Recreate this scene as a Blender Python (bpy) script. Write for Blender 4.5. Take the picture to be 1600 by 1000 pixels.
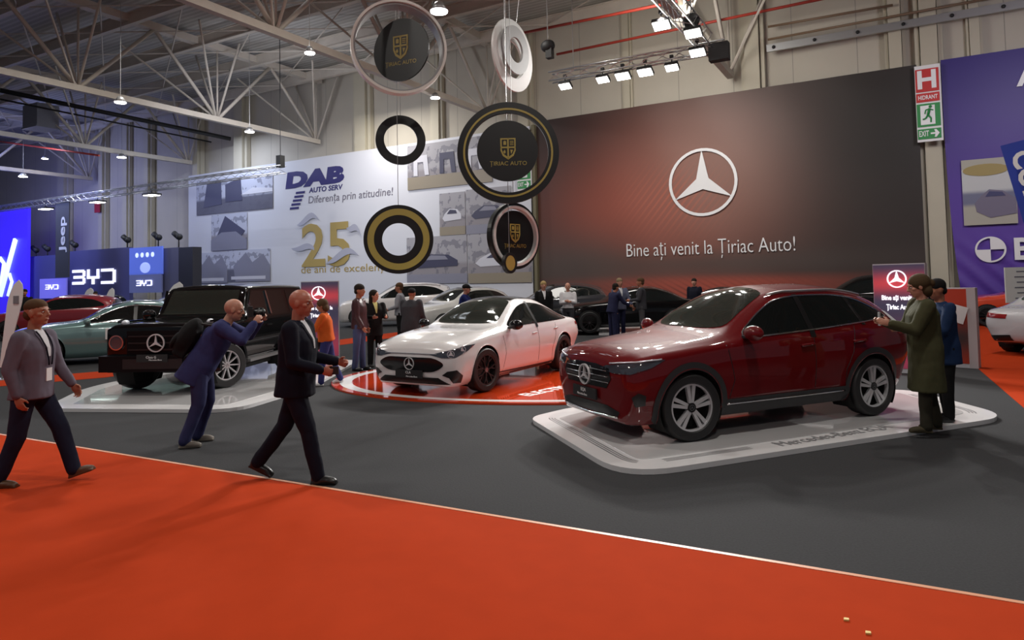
import bpy, bmesh, math, random
from mathutils import Vector, Matrix, geometry
from mathutils.bvhtree import BVHTree
random.seed(7)
for o in list(bpy.data.objects): bpy.data.objects.remove(o)
C = bpy.context.scene.collection
scene = bpy.context.scene
PI = math.pi
# ---------------------------------------------------------------- camera
FOC, CH = 1070.0, 1.8
_p, _r = math.radians(2.5), math.radians(1.2)
_fw = Vector((0, math.cos(_p), math.sin(_p))); _u0 = Vector((0, -math.sin(_p), math.cos(_p))); _r0 = Vector((1, 0, 0))
RT = _r0*math.cos(_r) - _u0*math.sin(_r); UP = _r0*math.sin(_r) + _u0*math.cos(_r); FW = _fw
CY = 391.3
cd = bpy.data.cameras.new('camera'); cam = bpy.data.objects.new('camera', cd); C.objects.link(cam)
M3 = Matrix((RT, UP, -FW)).transposed()
cam.matrix_world = Matrix.Translation((0, 0, CH)) @ M3.to_4x4()
cd.sensor_fit = 'HORIZONTAL'; cd.sensor_width = 36.0; cd.lens = FOC/1600*36; cd.shift_y = (CY-500)/1600
cd.clip_start = .05; cd.clip_end = 300
scene.camera = cam
def ray(px, py): return FW + RT*((px-800)/FOC) + UP*((CY-py)/FOC)
def onz(px, py, z=0.0):
    d = ray(px, py); return Vector((0, 0, CH)) + d*((z-CH)/d.z)
def aty(px, py, Y):
    d = ray(px, py); return Vector((0, 0, CH)) + d*(Y/d.y)
HA = math.radians(-29.6); UX, UY = math.cos(HA), math.sin(HA)
def hall(u, v, z=0.0): return Vector((u*UX - v*UY, u*UY + v*UX, z))
def onv(px, py, V):
    d = ray(px, py); t = V/(-d.x*UY + d.y*UX); P = Vector((0, 0, CH)) + d*t
    return (P.x*UX + P.y*UY, P.z)
# ---------------------------------------------------------------- world, lights, exposure
w = bpy.data.worlds.new('world'); scene.world = w; w.use_nodes = True
w.node_tree.nodes['Background'].inputs[0].default_value = (.80, .86, 1, 1)
w.node_tree.nodes['Background'].inputs[1].default_value = .10
vs = scene.view_settings; vs.view_transform = 'Standard'; vs.look = 'None'; vs.gamma = 1; vs.use_curve_mapping = False
vs.exposure = 0.17
def add_light(kind, name, loc, energy, col=(1, 1, 1), target=None, size=.3, angle=60, blend=.5):
    l = bpy.data.lights.new(name, kind); l.energy = energy; l.color = col
    o = bpy.data.objects.new(name, l); C.objects.link(o); o.location = loc
    if kind == 'AREA': l.size = size
    else: l.shadow_soft_size = size
    if kind == 'SPOT': l.spot_size = math.radians(angle); l.spot_blend = blend
    if target is not None:
        o.rotation_euler = (Vector(target)-Vector(loc)).to_track_quat('-Z', 'Y').to_euler()
    return o
WARM = (1, .93, .82); COOL = (.75, .82, 1)
# rows of roof lamps (a grid of area lights without fixtures of their own)
BAYS = [(-12, 16), (-24, 16), (-36, 16), (-12, 5), (0, 5), (-24, 5), (0, 16), (-48, 22), (-36, 27), (-24, 27), (-12, -6), (4, -6), (-48, 10)]
for i, (u_, v_) in enumerate(BAYS):
    p = hall(u_, v_, 11.6)
    add_light('AREA', 'high_bay_light', p, 360 if u_ > -30 else 360, (1, .95, .88) if u_ > -30 else (.72, .8, 1), (p.x, p.y, 0), .7)
# floodlights of the two lighting trusses over the stand
FLOOD_A = [(883, 130, 0), (942, 130, 0), (973, 118, 1), (1008, 112, 1), (1050, 112, 0)]
for px, py, b in FLOOD_A:
    u_, z_ = onv(px, py, 20); p = hall(u_, 19.9, z_)
    add_light('SPOT', 'truss_flood_light', p, 1700 if b else 900, (1, .97, .93), aty(px-150, 700, 7.5), .12, 75, .6)
FLOOD_B = [(1033, 27, 16.6), (1083, 62, 17.6), (1090, 88, 19.2)]
for px, py, V in FLOOD_B:
    u_, z_ = onv(px, py, V); p = hall(u_, V, z_)
    add_light('SPOT', 'truss_flood_light', p, 1150, (1, .97, .93), (1.5, 7.0, 0), .12, 75, .6)
# washes: the banner lamps and the blue stage lamps at the far left
add_light('AREA', 'banner_wash_light', hall(-7, 22, 10.5), 520, (1, .96, .9), hall(-7, 30, 4.5), 3)
add_light('AREA', 'mural_wash_light', hall(-24, 20, 9.4), 400, (.86, .89, 1), hall(-29, 30, 5), 4)
add_light('AREA', 'stage_wash_light', hall(-52, 19, 9), 700, (.35, .42, 1), hall(-53, 29, 4), 4)
add_light('AREA', 'right_banner_light', hall(5, 22, 9), 220, (.95, .9, 1), hall(5, 30, 4), 2)
# ---------------------------------------------------------------- materials
MATS = {}
def mat(name, col, rough=.5, metal=0.0, coat=0.0, emit=0.0, spec=.5, noise=0.0, nscale=40, bump=0.0, alpha=None, trans=0.0, sheen=0.0):
    if name in MATS: return MATS[name]
    m = bpy.data.materials.new(name); m.use_nodes = True; nt = m.node_tree; b = nt.nodes['Principled BSDF']
    b.inputs['Base Color'].default_value = (*col, 1); b.inputs['Roughness'].default_value = rough
    b.inputs['Metallic'].default_value = metal; b.inputs['Coat Weight'].default_value = coat
    b.inputs['Coat Roughness'].default_value = .03; b.inputs['Specular IOR Level'].default_value = spec
    if sheen: b.inputs['Sheen Weight'].default_value = sheen
    if trans: b.inputs['Transmission Weight'].default_value = trans
    if alpha is not None: b.inputs['Alpha'].default_value = alpha
    if emit: b.inputs['Emission Color'].default_value = (*col, 1); b.inputs['Emission Strength'].default_value = emit
    if noise or bump:
        tc = nt.nodes.new('ShaderNodeTexCoord'); n = nt.nodes.new('ShaderNodeTexNoise'); n.inputs['Scale'].default_value = nscale
        n.inputs['Detail'].default_value = 4
        nt.links.new(tc.outputs['Object'], n.inputs['Vector'])
        if noise:
            mx = nt.nodes.new('ShaderNodeMix'); mx.data_type = 'RGBA'; mx.blend_type = 'MIX'
            mx.inputs['A'].default_value = (*[c*(1-noise) for c in col], 1); mx.inputs['B'].default_value = (*[min(1, c*(1+noise)) for c in col], 1)
            nt.links.new(n.outputs['Fac'], mx.inputs['Factor']); nt.links.new(mx.outputs['Result'], b.inputs['Base Color'])
        if bump:
            bp = nt.nodes.new('ShaderNodeBump'); bp.inputs['Strength'].default_value = bump; bp.inputs['Distance'].default_value = .01
            nt.links.new(n.outputs['Fac'], bp.inputs['Height']); nt.links.new(bp.outputs['Normal'], b.inputs['Normal'])
    MATS[name] = m; return m
class NB:                                    # tiny node-expression builder
    def __init__(s, m):
        s.nt = m.node_tree; s.b = s.nt.nodes['Principled BSDF']
        tc = s.nt.nodes.new('ShaderNodeTexCoord'); sp = s.nt.nodes.new('ShaderNodeSeparateXYZ')
        s.nt.links.new(tc.outputs['Object'], sp.inputs[0]); s.x, s.y, s.z = sp.outputs; s.vec = tc.outputs['Object']
    def m(s, op, a, b=None, c=None):
        n = s.nt.nodes.new('ShaderNodeMath'); n.operation = op
        for i, q in enumerate((a, b, c)):
            if q is None: continue
            if isinstance(q, (int, float)): n.inputs[i].default_value = q
            else: s.nt.links.new(q, n.inputs[i])
        return n.outputs[0]
    def gauss(s, x0, z0, sx, sz):
        a = s.m('DIVIDE', s.m('SUBTRACT', s.x, x0), sx); b = s.m('DIVIDE', s.m('SUBTRACT', s.z, z0), sz)
        return s.m('EXPONENT', s.m('MULTIPLY', s.m('ADD', s.m('MULTIPLY', a, a), s.m('MULTIPLY', b, b)), -1.0))
    def mix(s, f, a, b):
        n = s.nt.nodes.new('ShaderNodeMix'); n.data_type = 'RGBA'; n.clamp_factor = True
        if isinstance(f, (int, float)): n.inputs['Factor'].default_value = f
        else: s.nt.links.new(f, n.inputs['Factor'])
        for k, q in (('A', a), ('B', b)):
            if isinstance(q, tuple): n.inputs[k].default_value = (*q, 1)
            else: s.nt.links.new(q, n.inputs[k])
        return n.outputs['Result']
    def noise(s, scale, detail=3):
        n = s.nt.nodes.new('ShaderNodeTexNoise'); n.inputs['Scale'].default_value = scale; n.inputs['Detail'].default_value = detail
        s.nt.links.new(s.vec, n.inputs['Vector']); return n.outputs['Fac']
    def band(s, v, a, b, soft=.02):          # 1 between a and b
        n = s.nt.nodes.new('ShaderNodeMapRange'); n.interpolation_type = 'SMOOTHSTEP'
        n.inputs[1].default_value = a-soft; n.inputs[2].default_value = a+soft; s.nt.links.new(v, n.inputs[0])
        q = s.nt.nodes.new('ShaderNodeMapRange'); q.interpolation_type = 'SMOOTHSTEP'
        q.inputs[1].default_value = b-soft; q.inputs[2].default_value = b+soft; q.inputs[3].default_value = 1; q.inputs[4].default_value = 0
        s.nt.links.new(v, q.inputs[0]); return s.m('MULTIPLY', n.outputs[0], q.outputs[0])
    def out(s, col): s.nt.links.new(col, s.b.inputs['Base Color'])
M_WHITE = mat('white_matte', (.78, .78, .78), .5)
M_BLACK = mat('black_matte', (.012, .012, .013), .6)
M_DBLK = mat('black_gloss', (.006, .006, .007), .2, coat=.15, spec=.3)
M_STEEL = mat('steel', (.42, .42, .42), .4, .7)
M_ALU = mat('aluminium', (.62, .62, .63), .3, .9)
M_BEAM = mat('beam_paint', (.58, .53, .46), .5, noise=.12, nscale=2)
M_GOLD = mat('gold', (.42, .33, .07), .4, .3)
M_WLETTER = mat('white_letter', (.85, .85, .86), .5)
# ---------------------------------------------------------------- object helpers
def tag(o, label=None, cat=None, group=None, kind=None):
    if label: o['label'] = label
    if cat: o['category'] = cat
    if group: o['group'] = group
    if kind: o['kind'] = kind
    return o
def thing(name, label, cat, loc=(0, 0, 0), rz=0.0, group=None):
    o = bpy.data.objects.new(name, None); C.objects.link(o); o.empty_display_size = .2
    o.location = loc; o.rotation_euler = (0, 0, rz); return tag(o, label, cat, group)
class MB:
    def __init__(s): s.v = []; s.f = []; s.sm = []; s.mi = []
    def add(s, vs, fs, smooth=False, mi=0):
        n = len(s.v); s.v += [tuple(q) for q in vs]; s.f += [tuple(i+n for i in f) for f in fs]
        s.sm += [smooth]*len(fs); s.mi += [mi]*len(fs); return s
    def box(s, c, d, rz=0.0, mi=0, M=None):
        x, y, z = d[0]/2, d[1]/2, d[2]/2; ca, sa = math.cos(rz), math.sin(rz); vs = []
        for k in (-1, 1):
            for (a, b) in ((-1, -1), (1, -1), (1, 1), (-1, 1)):
                q = Vector((a*x*ca-b*y*sa, a*x*sa+b*y*ca, k*z))
                if M is not None: q = M @ q
                vs.append(q+Vector(c))
        return s.add(vs, [(0, 3, 2, 1), (4, 5, 6, 7), (0, 1, 5, 4), (1, 2, 6, 5), (2, 3, 7, 6), (3, 0, 4, 7)], mi=mi)
    def tube(s, p0, p1, r, n=8, r1=None, mi=0, cap=True):
        p0 = Vector(p0); p1 = Vector(p1); d = (p1-p0); r1 = r if r1 is None else r1
        if d.length < 1e-6: return s
        q = d.to_track_quat('Z', 'Y'); vs = []
        for P, R in ((p0, r), (p1, r1)):
            for i in range(n): vs.append(P + q @ Vector((R*math.cos(2*PI*i/n), R*math.sin(2*PI*i/n), 0)))
        s.add(vs, [(i, (i+1) % n, n+(i+1) % n, n+i) for i in range(n)], n > 5, mi)
        if cap: s.f += [tuple(len(s.v)-2*n+i for i in reversed(range(n))), tuple(len(s.v)-n+i for i in range(n))]; s.sm += [False]*2; s.mi += [mi]*2
        return s
    def path(s, pts, r, n=8, closed=False, mi=0):
        pts = [Vector(p) for p in pts]; m = len(pts); vs = []; up = None
        for i, P in enumerate(pts):
            a = pts[(i-1) % m] if (i > 0 or closed) else pts[i]; b = pts[(i+1) % m] if (i < m-1 or closed) else pts[i]
            t = (b-a).normalized()
            if up is None: up = t.orthogonal().normalized()
            up = (up - t*up.dot(t)).normalized(); sd = t.cross(up)
            for k in range(n): vs.append(P + (up*math.cos(2*PI*k/n)+sd*math.sin(2*PI*k/n))*r)
        fs = []
        for i in range(m if closed else m-1):
            j = (i+1) % m
            for k in range(n): fs.append((i*n+k, i*n+(k+1) % n, j*n+(k+1) % n, j*n+k))
        if not closed: fs += [tuple(range(n))[::-1], tuple((m-1)*n+k for k in range(n))]
        return s.add(vs, fs, True, mi)
    def prism(s, poly, d0, d1, axes='xz', mi=0, smooth=False):   # polygon in a plane, extruded along the third axis
        n = len(poly)
        def mk(a, b, d):
            return {'xz': (a, d, b), 'yz': (d, a, b), 'xy': (a, b, d)}[axes]
        vs = [mk(a, b, d0) for a, b in poly]+[mk(a, b, d1) for a, b in poly]
        tri = geometry.tessellate_polygon([[Vector((a, b, 0)) for a, b in poly]])
        fs = [tuple(t) for t in tri]+[tuple(i+n for i in reversed(t)) for t in tri]
        s.add(vs, fs, False, mi); n0 = len(s.v)-2*n
        for i in range(n): s.f.append((n0+i, n0+(i+1) % n, n0+n+(i+1) % n, n0+n+i)); s.sm.append(smooth); s.mi.append(mi)
        return s
    def ring(s, c, r0, r1, d0, d1, n=48, axes='xz', mi=0, sx=1.0):   # flat ring with thickness
        vs = []
        for (r, d) in ((r0, d0), (r1, d0), (r1, d1), (r0, d1)):
            for i in range(n):
                a = c[0]+sx*r*math.cos(2*PI*i/n); b = c[1]+r*math.sin(2*PI*i/n)
                vs.append({'xz': (a, d, b), 'yz': (d, a, b), 'xy': (a, b, d)}[axes])
        fs = []
        for k in range(4):
            for i in range(n): fs.append((k*n+i, k*n+(i+1) % n, ((k+1) % 4)*n+(i+1) % n, ((k+1) % 4)*n+i))
        return s.add(vs, fs, False, mi)
    def disc(s, c, r, d0, d1, n=40, axes='xz', mi=0, sx=1.0):
        return s.prism([(c[0]+sx*r*math.cos(2*PI*i/n), c[1]+r*math.sin(2*PI*i/n)) for i in range(n)], d0, d1, axes, mi)
    def ball(s, c, r, n=12, m=8, mi=0, M=None):
        rr = r if isinstance(r, (tuple, list)) else (r, r, r); vs = []; fs = []
        for j in range(m+1):
            t = PI*j/m
            for i in range(n):
                a = 2*PI*i/n; q = Vector((rr[0]*math.sin(t)*math.cos(a), rr[1]*math.sin(t)*math.sin(a), rr[2]*math.cos(t)))
                if M is not None: q = M @ q
                vs.append(q+Vector(c))
        for j in range(m):
            for i in range(n): fs.append((j*n+i, (j+1)*n+i, (j+1)*n+(i+1) % n, j*n+(i+1) % n))
        return s.add(vs, fs, True, mi)
    def grid(s, fn, nu, nv, smooth=True, mi=0):
        vs = [fn(i/nu, j/nv) for j in range(nv+1) for i in range(nu+1)]; k = nu+1
        return s.add(vs, [(j*k+i, j*k+i+1, (j+1)*k+i+1, (j+1)*k+i) for j in range(nv) for i in range(nu)], smooth, mi)
    def build(s, name, mats, parent=None, fix=True):
        me = bpy.data.meshes.new(name); me.from_pydata(s.v, [], s.f); me.update()
        for p, a, b in zip(me.polygons, s.sm, s.mi): p.use_smooth = a; p.material_index = b
        for m in (mats if isinstance(mats, (list, tuple)) else [mats]): me.materials.append(m)
        if fix:
            bm = bmesh.new(); bm.from_mesh(me); bmesh.ops.remove_doubles(bm, verts=bm.verts, dist=1e-5)
            bmesh.ops.recalc_face_normals(bm, faces=bm.faces); bm.to_mesh(me); bm.free()
        o = bpy.data.objects.new(name, me); C.objects.link(o)
        if parent: o.parent = parent
        return o
def sharpen(o, ang=35):
    bm = bmesh.new(); bm.from_mesh(o.data); t = math.radians(ang)
    for e in bm.edges:
        if len(e.link_faces) == 2 and e.calc_face_angle(0) > t: e.smooth = False
    for f in bm.faces: f.smooth = True
    bm.to_mesh(o.data); bm.free(); return o
def lettering(name, body, mt, parent, size, loc, rot=(PI/2, 0, 0), thick=.006, width=None, shear=0.0, bold=0.0, align='LEFT', sx=1.0, spacing=1.0):
    cu = bpy.data.curves.new(name, 'FONT'); cu.body = body; cu.size = size; cu.extrude = thick; cu.shear = shear; cu.offset = bold
    cu.align_x = align; cu.space_character = spacing; cu.resolution_u = 3
    t = bpy.data.objects.new('tmp', cu); C.objects.link(t)
    bpy.context.view_layer.update()
    me = bpy.data.meshes.new_from_object(t.evaluated_get(bpy.context.evaluated_depsgraph_get()))
    bpy.data.objects.remove(t); me.materials.clear(); me.materials.append(mt)
    o = bpy.data.objects.new(name, me); C.objects.link(o); o.parent = parent; o.location = loc; o.rotation_euler = rot
    if width:
        xs = [v.co.x for v in me.vertices]; sx = width/max(1e-6, max(xs)-min(xs))
    for v in me.vertices: v.co.x *= sx
    return o
def star_mb(mb, c, R, d0, d1, ring=.09, axes='xz', mi=0, rot=0.0, inner=.12):
    pts = []
    for i in range(6):
        a = PI/2 + i*PI/3 + rot; r = R*(1-ring*.5) if i % 2 == 0 else R*inner*1.3
        pts.append((c[0]+r*math.cos(a), c[1]+r*math.sin(a)))
    mb.prism(pts, d0, d1, axes, mi); mb.ring(c, R*(1-ring), R, d0, d1, 40, axes, mi); return mb
# ================================================================ SETTING
def struct(o): o['kind'] = 'structure'; return o
M_FLOOR = mat('dark_carpet', (.044, .045, .048), .95, spec=.15, noise=.25, nscale=60, bump=.3)
M_ORANGE = mat('orange_carpet', (.44, .042, .008), .95, spec=.08, noise=.08, nscale=5, bump=.15)
fl = MB(); fl.grid(lambda a, b: hall(-75+110*a, -14+46*b, 0), 22, 12); struct(fl.build('floor', M_FLOOR))
# wall of concrete panels
mw = mat('concrete_panel', (.50, .46, .38), .8); nb = NB(mw)
seam = nb.m('LESS_THAN', nb.m('ABSOLUTE', nb.m('SUBTRACT', nb.m('FRACT', nb.m('DIVIDE', nb.x, 2.4)), .5)), .006)
seam2 = nb.m('LESS_THAN', nb.m('ABSOLUTE', nb.m('SUBTRACT', nb.m('FRACT', nb.m('DIVIDE', nb.z, 6.2)), .5)), .003)
cc = nb.mix(nb.noise(.6, 5), (.46, .42, .35), (.55, .51, .43))
nb.out(nb.mix(nb.m('MAXIMUM', seam, seam2), cc, (.30, .28, .24)))
wb = MB().box((-20, .3, 7.2), (112, .4, 14.4)).build('wall_back', mw); wb.location = hall(0, 30.2); wb.rotation_euler.z = HA; struct(wb)
wl = MB().box((0, 0, 7.2), (.4, 46, 14.4)).build('wall_left', mw); wl.location = hall(-75, 9, 0); wl.rotation_euler.z = HA; struct(wl)
# flat roof deck, corrugation coloured in as darker and lighter stripes
mdk = mat('roof_deck', (.34, .33, .31), .6); nb = NB(mdk)
nb.out(nb.mix(nb.m('GREATER_THAN', nb.m('SINE', nb.m('MULTIPLY', nb.y, 22.0)), .2), (.42, .41, .38), (.55, .54, .51)))
dk = MB().box((-20, 8, 14.65), (112, 46, .12)).build('ceiling', mdk); dk.rotation_euler.z = HA; struct(dk)
# wall columns
COLS = [(1174, 40, .95, .5), (1397, 40, .7, .45), (1522, 40, .5, .3), (978, 100, .5, .3), (818, 130, .9, .45), (681, 170, .8, .4), (566, 190, 1.3, .5), (376, 230, 1.3, .5),
        (309, 300, .8, .5), (232, 300, .8, .5), (197, 300, .8, .4), (161, 300, .8, .5), (101, 300, 1.5, .6), (1462, 300, .9, .4)]
M_COL = mat('column_paint', (.50, .46, .36), .6, noise=.06, nscale=1)
for i, (px, py, wd, dp) in enumerate(COLS):
    u_, _ = onv(px, py, 30)
    o = MB()
    o.box((0, -dp/2+.02, 7.2), (wd*.62, dp, 14.3)).box((-wd*.42, -dp*.3, 7.2), (wd*.16, dp*.6, 14.2)).box((wd*.42, -dp*.3, 7.2), (wd*.16, dp*.6, 14.2))
    o = o.build('trim_%d' % (i+1), M_COL); o.location = hall(u_, 30.25, 0); o.rotation_euler.z = HA; struct(o)
# purlins and trusses
for k, v_ in enumerate([0.5, 4, 7.5, 11, 14.5, 18, 21.5, 25, 28.6]):
    t = thing('roof_purlin', ('cream roof purlin parallel to the back wall, %s' % ['just over the viewer', 'second row from the viewer', 'third row from the viewer', 'fourth row from the viewer', 'fifth row, above the parked cars', 'fourth row out from the back wall', 'third row out from the back wall', 'second row out from the back wall', 'hard against the back wall'][k]), 'beam', hall(-20, v_, 13.9), HA, 'roof purlins')
    MB().box((0, 0, .28), (108, .22, .05)).box((0, 0, .02), (108, .07, .5)).box((0, 0, -.24), (108, .22, .05)).build('beam_web', M_BEAM, t)
    b = MB()
    for j in range(18):
        x0 = -54+6*j
        if k < 8: b.tube((x0, 0, -.15), (x0+6, 3.5, -.15), .035, 5).tube((x0+6, 0, -.15), (x0, 3.5, -.15), .035, 5)
    if k < 8: b.build('wind_brace', M_BEAM, t)
TR = ['near the top right corner', 'ending above the red banner', 'passing behind the round signs', 'ending above the mural logo', 'ending at the mural left edge', 'over the blue stands']
for k, u_ in enumerate([6, -6, -18, -30, -42, -54]):
    t = thing('roof_truss', 'triangular cream roof truss running to the back wall, '+TR[k], 'truss', hall(u_, 29.6, 0), HA, 'roof trusses')
    MB().box((0, -21.8, 14.0), (.42, 44, .34)).build('top_chord', M_BEAM, t)
    MB().box((0, -18.2, 10.3), (.26, 36.6, .26)).build('bottom_chord', M_BEAM, t)
    b = MB()
    for j in range(6):
        y0 = -.1-6.8*j
        b.tube((0, y0, 10.3), (0, y0-3.4, 13.9), .09, 6).tube((0, y0-3.4, 13.9), (0, y0-6.8, 10.3), .09, 6)
        b.tube((0, y0, 10.3), (-1.7, y0, 13.9), .06, 6).tube((0, y0, 10.3), (1.7, y0, 13.9), .06, 6).tube((0, y0, 10.3), (0, y0, 13.9), .05, 6)
        b.tube((0, y0-.1, 10.35), (3.0, y0-3.2, 13.8), .05, 5).tube((0, y0-.1, 10.35), (-3.0, y0-3.2, 13.8), .05, 5)
    b.build('brace', M_BEAM, t)
# skylight
t = tag(MB().box((0, 0, 0), (3.4, 1.5, .05)).build('skylight', mat('skylight_glow', (.86, .92, 1), .5, emit=2.2)), 'bright white skylight panel in the ceiling left of the large round sign', 'skylight')
t.location = hall(*(lambda a: (a[0], 17.0, 14.5))(onv(440, 68, 17.0))); t.rotation_euler.z = HA
# high bay lamps that show
M_GLOW = mat('lamp_glow', (1, .97, .92), .5, emit=14)
BL = ['round white high bay lamp hanging right of the top ring sign', 'small round high bay lamp below the top ring sign', 'high bay lamp left of the skylight over the black off-roader', 'small high bay lamp over the grey mural edge', 'small high bay lamp over the blue stands', 'tiny high bay lamp deep left among the trusses', 'tiny lamp at the far left below the trusses', 'bright lamp at the end of the skylight']
for (px, py, Y, r), lb in zip([(686, 18, 16, .20), (680, 153, 30, .20), (188, 160, 26, .2), (390, 206, 34, .22), (190, 246, 42, .25), (36, 276, 45, .25), (70, 248, 48, .2), (484, 83, 22, .16)], BL):
    p = aty(px, py, Y)
    t = thing('high_bay_lamp', lb, 'lamp', p, 0, 'high bay lamps')
    MB().disc((0, 0), r, -.02, .0, 24, 'xy').build('diffuser', M_GLOW, t)
    s = MB(); s.tube((0, 0, .01), (0, 0, .22), r*1.1, 20, r*.45).tube((0, 0, .2), (0, 0, 14.4-p.z), .012, 5); s.build('housing', M_STEEL, t)
    add_light('POINT', 'high_bay_glow', p-Vector((0, 0, .12)), 14 if Y < 40 else 30, (1, .96, .9), size=r)
# lighting trusses
def box_truss(mb, p0, p1, s=.29, seg=.5, r=.025):
    p0 = Vector(p0); p1 = Vector(p1); d = (p1-p0); L = d.length; d.normalize(); sd = d.cross(Vector((0, 0, 1))).normalized(); up = sd.cross(d)
    off = [(sd*a+up*b)*s/2 for a, b in ((-1, -1), (1, -1), (1, 1), (-1, 1))]
    for q in off: mb.tube(p0+q, p1+q, r, 6)
    n = max(1, int(L/seg))
    for i in range(n):
        a = p0+d*(L*i/n); b = p0+d*(L*(i+1)/n)
        for k in range(4):
            mb.tube(a+off[k], b+off[(k+1) % 4], r*.45, 4)
    return mb
def flood(loc, label, size=.32, group='truss floodlights', tilt=0.5):
    t = thing('floodlight', label, 'floodlight', loc, HA, group)
    M = Matrix.Rotation(-tilt, 3, 'X')
    MB().box(M @ Vector((0, 0, .05)), (size*1.1, size*.8, .10), M=M).build('housing', M_BLACK, t)
    MB().box(M @ Vector((0, 0, -.012)), (size, size*.66, .02), M=M).build('lens', M_GLOW, t)
    MB().tube((0, 0, .08), (0, 0, .34), .02, 6).box((0, 0, .34), (.1, .1, .08)).build('clamp', M_BLACK, t)
    return t
ua, za = onv(1112, 92, 19.5); ub, zb = onv(860, 118, 20)
t = thing('lighting_truss', 'grey lighting truss carrying five floodlights parallel to the banner', 'truss', hall(ua, 20, 0), HA, 'lighting trusses')
box_truss(MB(), (.3, 0, 8.42), (ub-ua, 0, 8.42)).build('truss_frame', M_ALU, t)
for x_ in (-.6, -4.5): MB().tube((x_, 0, 8.5), (x_, 0, 14.5), .015, 5).build('hanging_cable', M_STEEL, t)
FN = ['leftmost floodlight on the truss over the white saloon', 'second floodlight on the truss, dim white rectangle', 'left one of the two glaring floodlights', 'right one of the two glaring floodlights', 'rightmost floodlight of the five in a row']
for (px, py, b), n in zip(FLOOD_A, FN):
    u_, z_ = onv(px, py, 20); f = flood(hall(u_, 20, 8.05), n+' above the banner', .42 if b else .36)
t = thing('lighting_truss', 'silver lighting truss running from the top edge towards the floodlight row', 'truss', hall(ua, 20, 0), HA, 'lighting trusses')
box_truss(MB(), (-.15, -.6, 8.45), (-.15, -13, 8.45), .4).build('truss_frame', M_ALU, t)
MB().box((.15, -.2, 8.2), (.55, .3, .5)).build('end_box', M_BLACK, t)
for y_ in (-2.0, -8): MB().tube((-.15, y_, 8.6), (-.15, y_, 14.5), .015, 5).build('hanging_cable', M_STEEL, t)
for (px, py, V), n in zip(FLOOD_B, ['floodlight nearest the top edge under the silver truss', 'middle floodlight under the silver truss', 'lowest floodlight at the end of the silver truss']):
    u_, z_ = onv(px, py, V); flood(hall(u_, V, 8.1), n, .4)
# hoist motors
for (px, py, Y, n) in [(856, 72, 21, 'black chain hoist hanging beside the white ring sign'), (1080, 32, 18, 'black chain hoist above the silver lighting truss')]:
    p = aty(px, py, Y); t = thing('chain_hoist', n, 'hoist', p, HA)
    MB().ball((0, 0, 0), (.24, .17, .2)).box((.06, 0, -.25), (.2, .2, .3)).build('motor', M_BLACK, t)
    MB().tube((0, 0, 0), (0, 0, 14.5-p.z), .02, 5).build('chain', M_STEEL, t)
# long truss at the left
t = thing('lighting_truss', 'long thin lattice lighting truss crossing the left part in front of the wall', 'truss', hall(-26.5, 24, 0), HA, 'lighting trusses')
box_truss(MB(), (-.2, 0, 7.6), (-34, 0, 7.6), .36, .7, .03).build('truss_frame', M_ALU, t)
MB().tube((-.4, 0, 7.7), (-.4, 0, 14.5), .02, 5).box((-.4, 0, 8.0), (.3, .3, .6)).build('hanging_cable', M_BLACK, t)
for j, (x_, n) in enumerate([(-11, 'right'), (-16.5, 'middle'), (-22.5, 'left')]):
    o = flood(hall(-26.5+x_, 24, 7.15), n+' flat lamp under the long left lattice truss', .8, 'lamps on the long left truss', 0.0)
# black cable tray, pipes, wall tray
def pipe(name, label, cat, p0, p1, r, m, group=None):
    return tag(MB().tube(p0, p1, r, 8).build(name, m), label, cat, group)
def hl(px0, py0, px1, py1, V0, V1):
    a = onv(px0, py0, V0); b = onv(px1, py1, V1); return hall(a[0], V0, a[1]), hall(b[0], V1, b[1])
a, b = hl(0, 141, 360, 217, 18, 29.5); pipe('cable_pipe', 'thick black pipe slanting across the left trusses', 'pipe', a, b, .13, M_BLACK)
a, b = hl(0, 155, 330, 222, 18, 29.5); pipe('cable_pipe', 'thin dark pipe just below the thick black pipe', 'pipe', a, b, .05, M_BLACK)
M_REDP = mat('red_pipe_paint', (.45, .05, .03), .5)
a, b = hl(815, 52, 1215, -30, 25, 25); pipe('sprinkler_pipe', 'upper red sprinkler pipe above the floodlights', 'pipe', a, b, .06, M_REDP)
a, b = hl(870, 85, 1300, -5, 28.2, 28.2); pipe('sprinkler_pipe', 'lower red sprinkler pipe near the top of the wall', 'pipe', a, b, .06, M_REDP)
a, b = hl(0, 221, 155, 243, 24, 24); pipe('sprinkler_pipe', 'red pipe among the blue-lit trusses at far left', 'pipe', a, b, .06, M_REDP)
uu0, zz = onv(1200, 76, 29.6); uu1, _ = onv(1640, 0, 29.6)
t = thing('cable_tray', 'perforated grey cable tray fixed along the upper wall', 'cable tray', hall(uu0, 29.6, zz), HA)
MB().box(((uu1-uu0)/2, 0, 0), (uu1-uu0+.1, .12, .3)).build('tray', M_STEEL, t)
for k in range(6): MB().ball(((k+.15)*(uu1-uu0)/6, -.1, 0), .07, 8, 6).build('bolt', M_BLACK, t)
a, b = hl(1200, 42, 1395, 8, 29.6, 29.6); pipe('conduit_pipe', 'thin brown conduit on the wall above the cable tray', 'pipe', a, b, .05, mat('brown_paint', (.2, .13, .08), .5))
a, b = hl(1200, 62, 1640, -20, 29.6, 29.6); pipe('conduit_pipe', 'thin brown conduit running just above the cable tray', 'pipe', a, b, .05, MATS['brown_paint'])
t = tag(MB().box((0, 0, 0), (1.6, 1.2, 1.3)).box((0, 0, -.7), (1.7, 1.3, .08)).build('air_heater', mat('heater_grey', (.25, .26, .30), .5)), 'grey box air heater hung among the left trusses', 'heater')
t.location = aty(64, 183, 40); t.rotation_euler.z = HA
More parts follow.
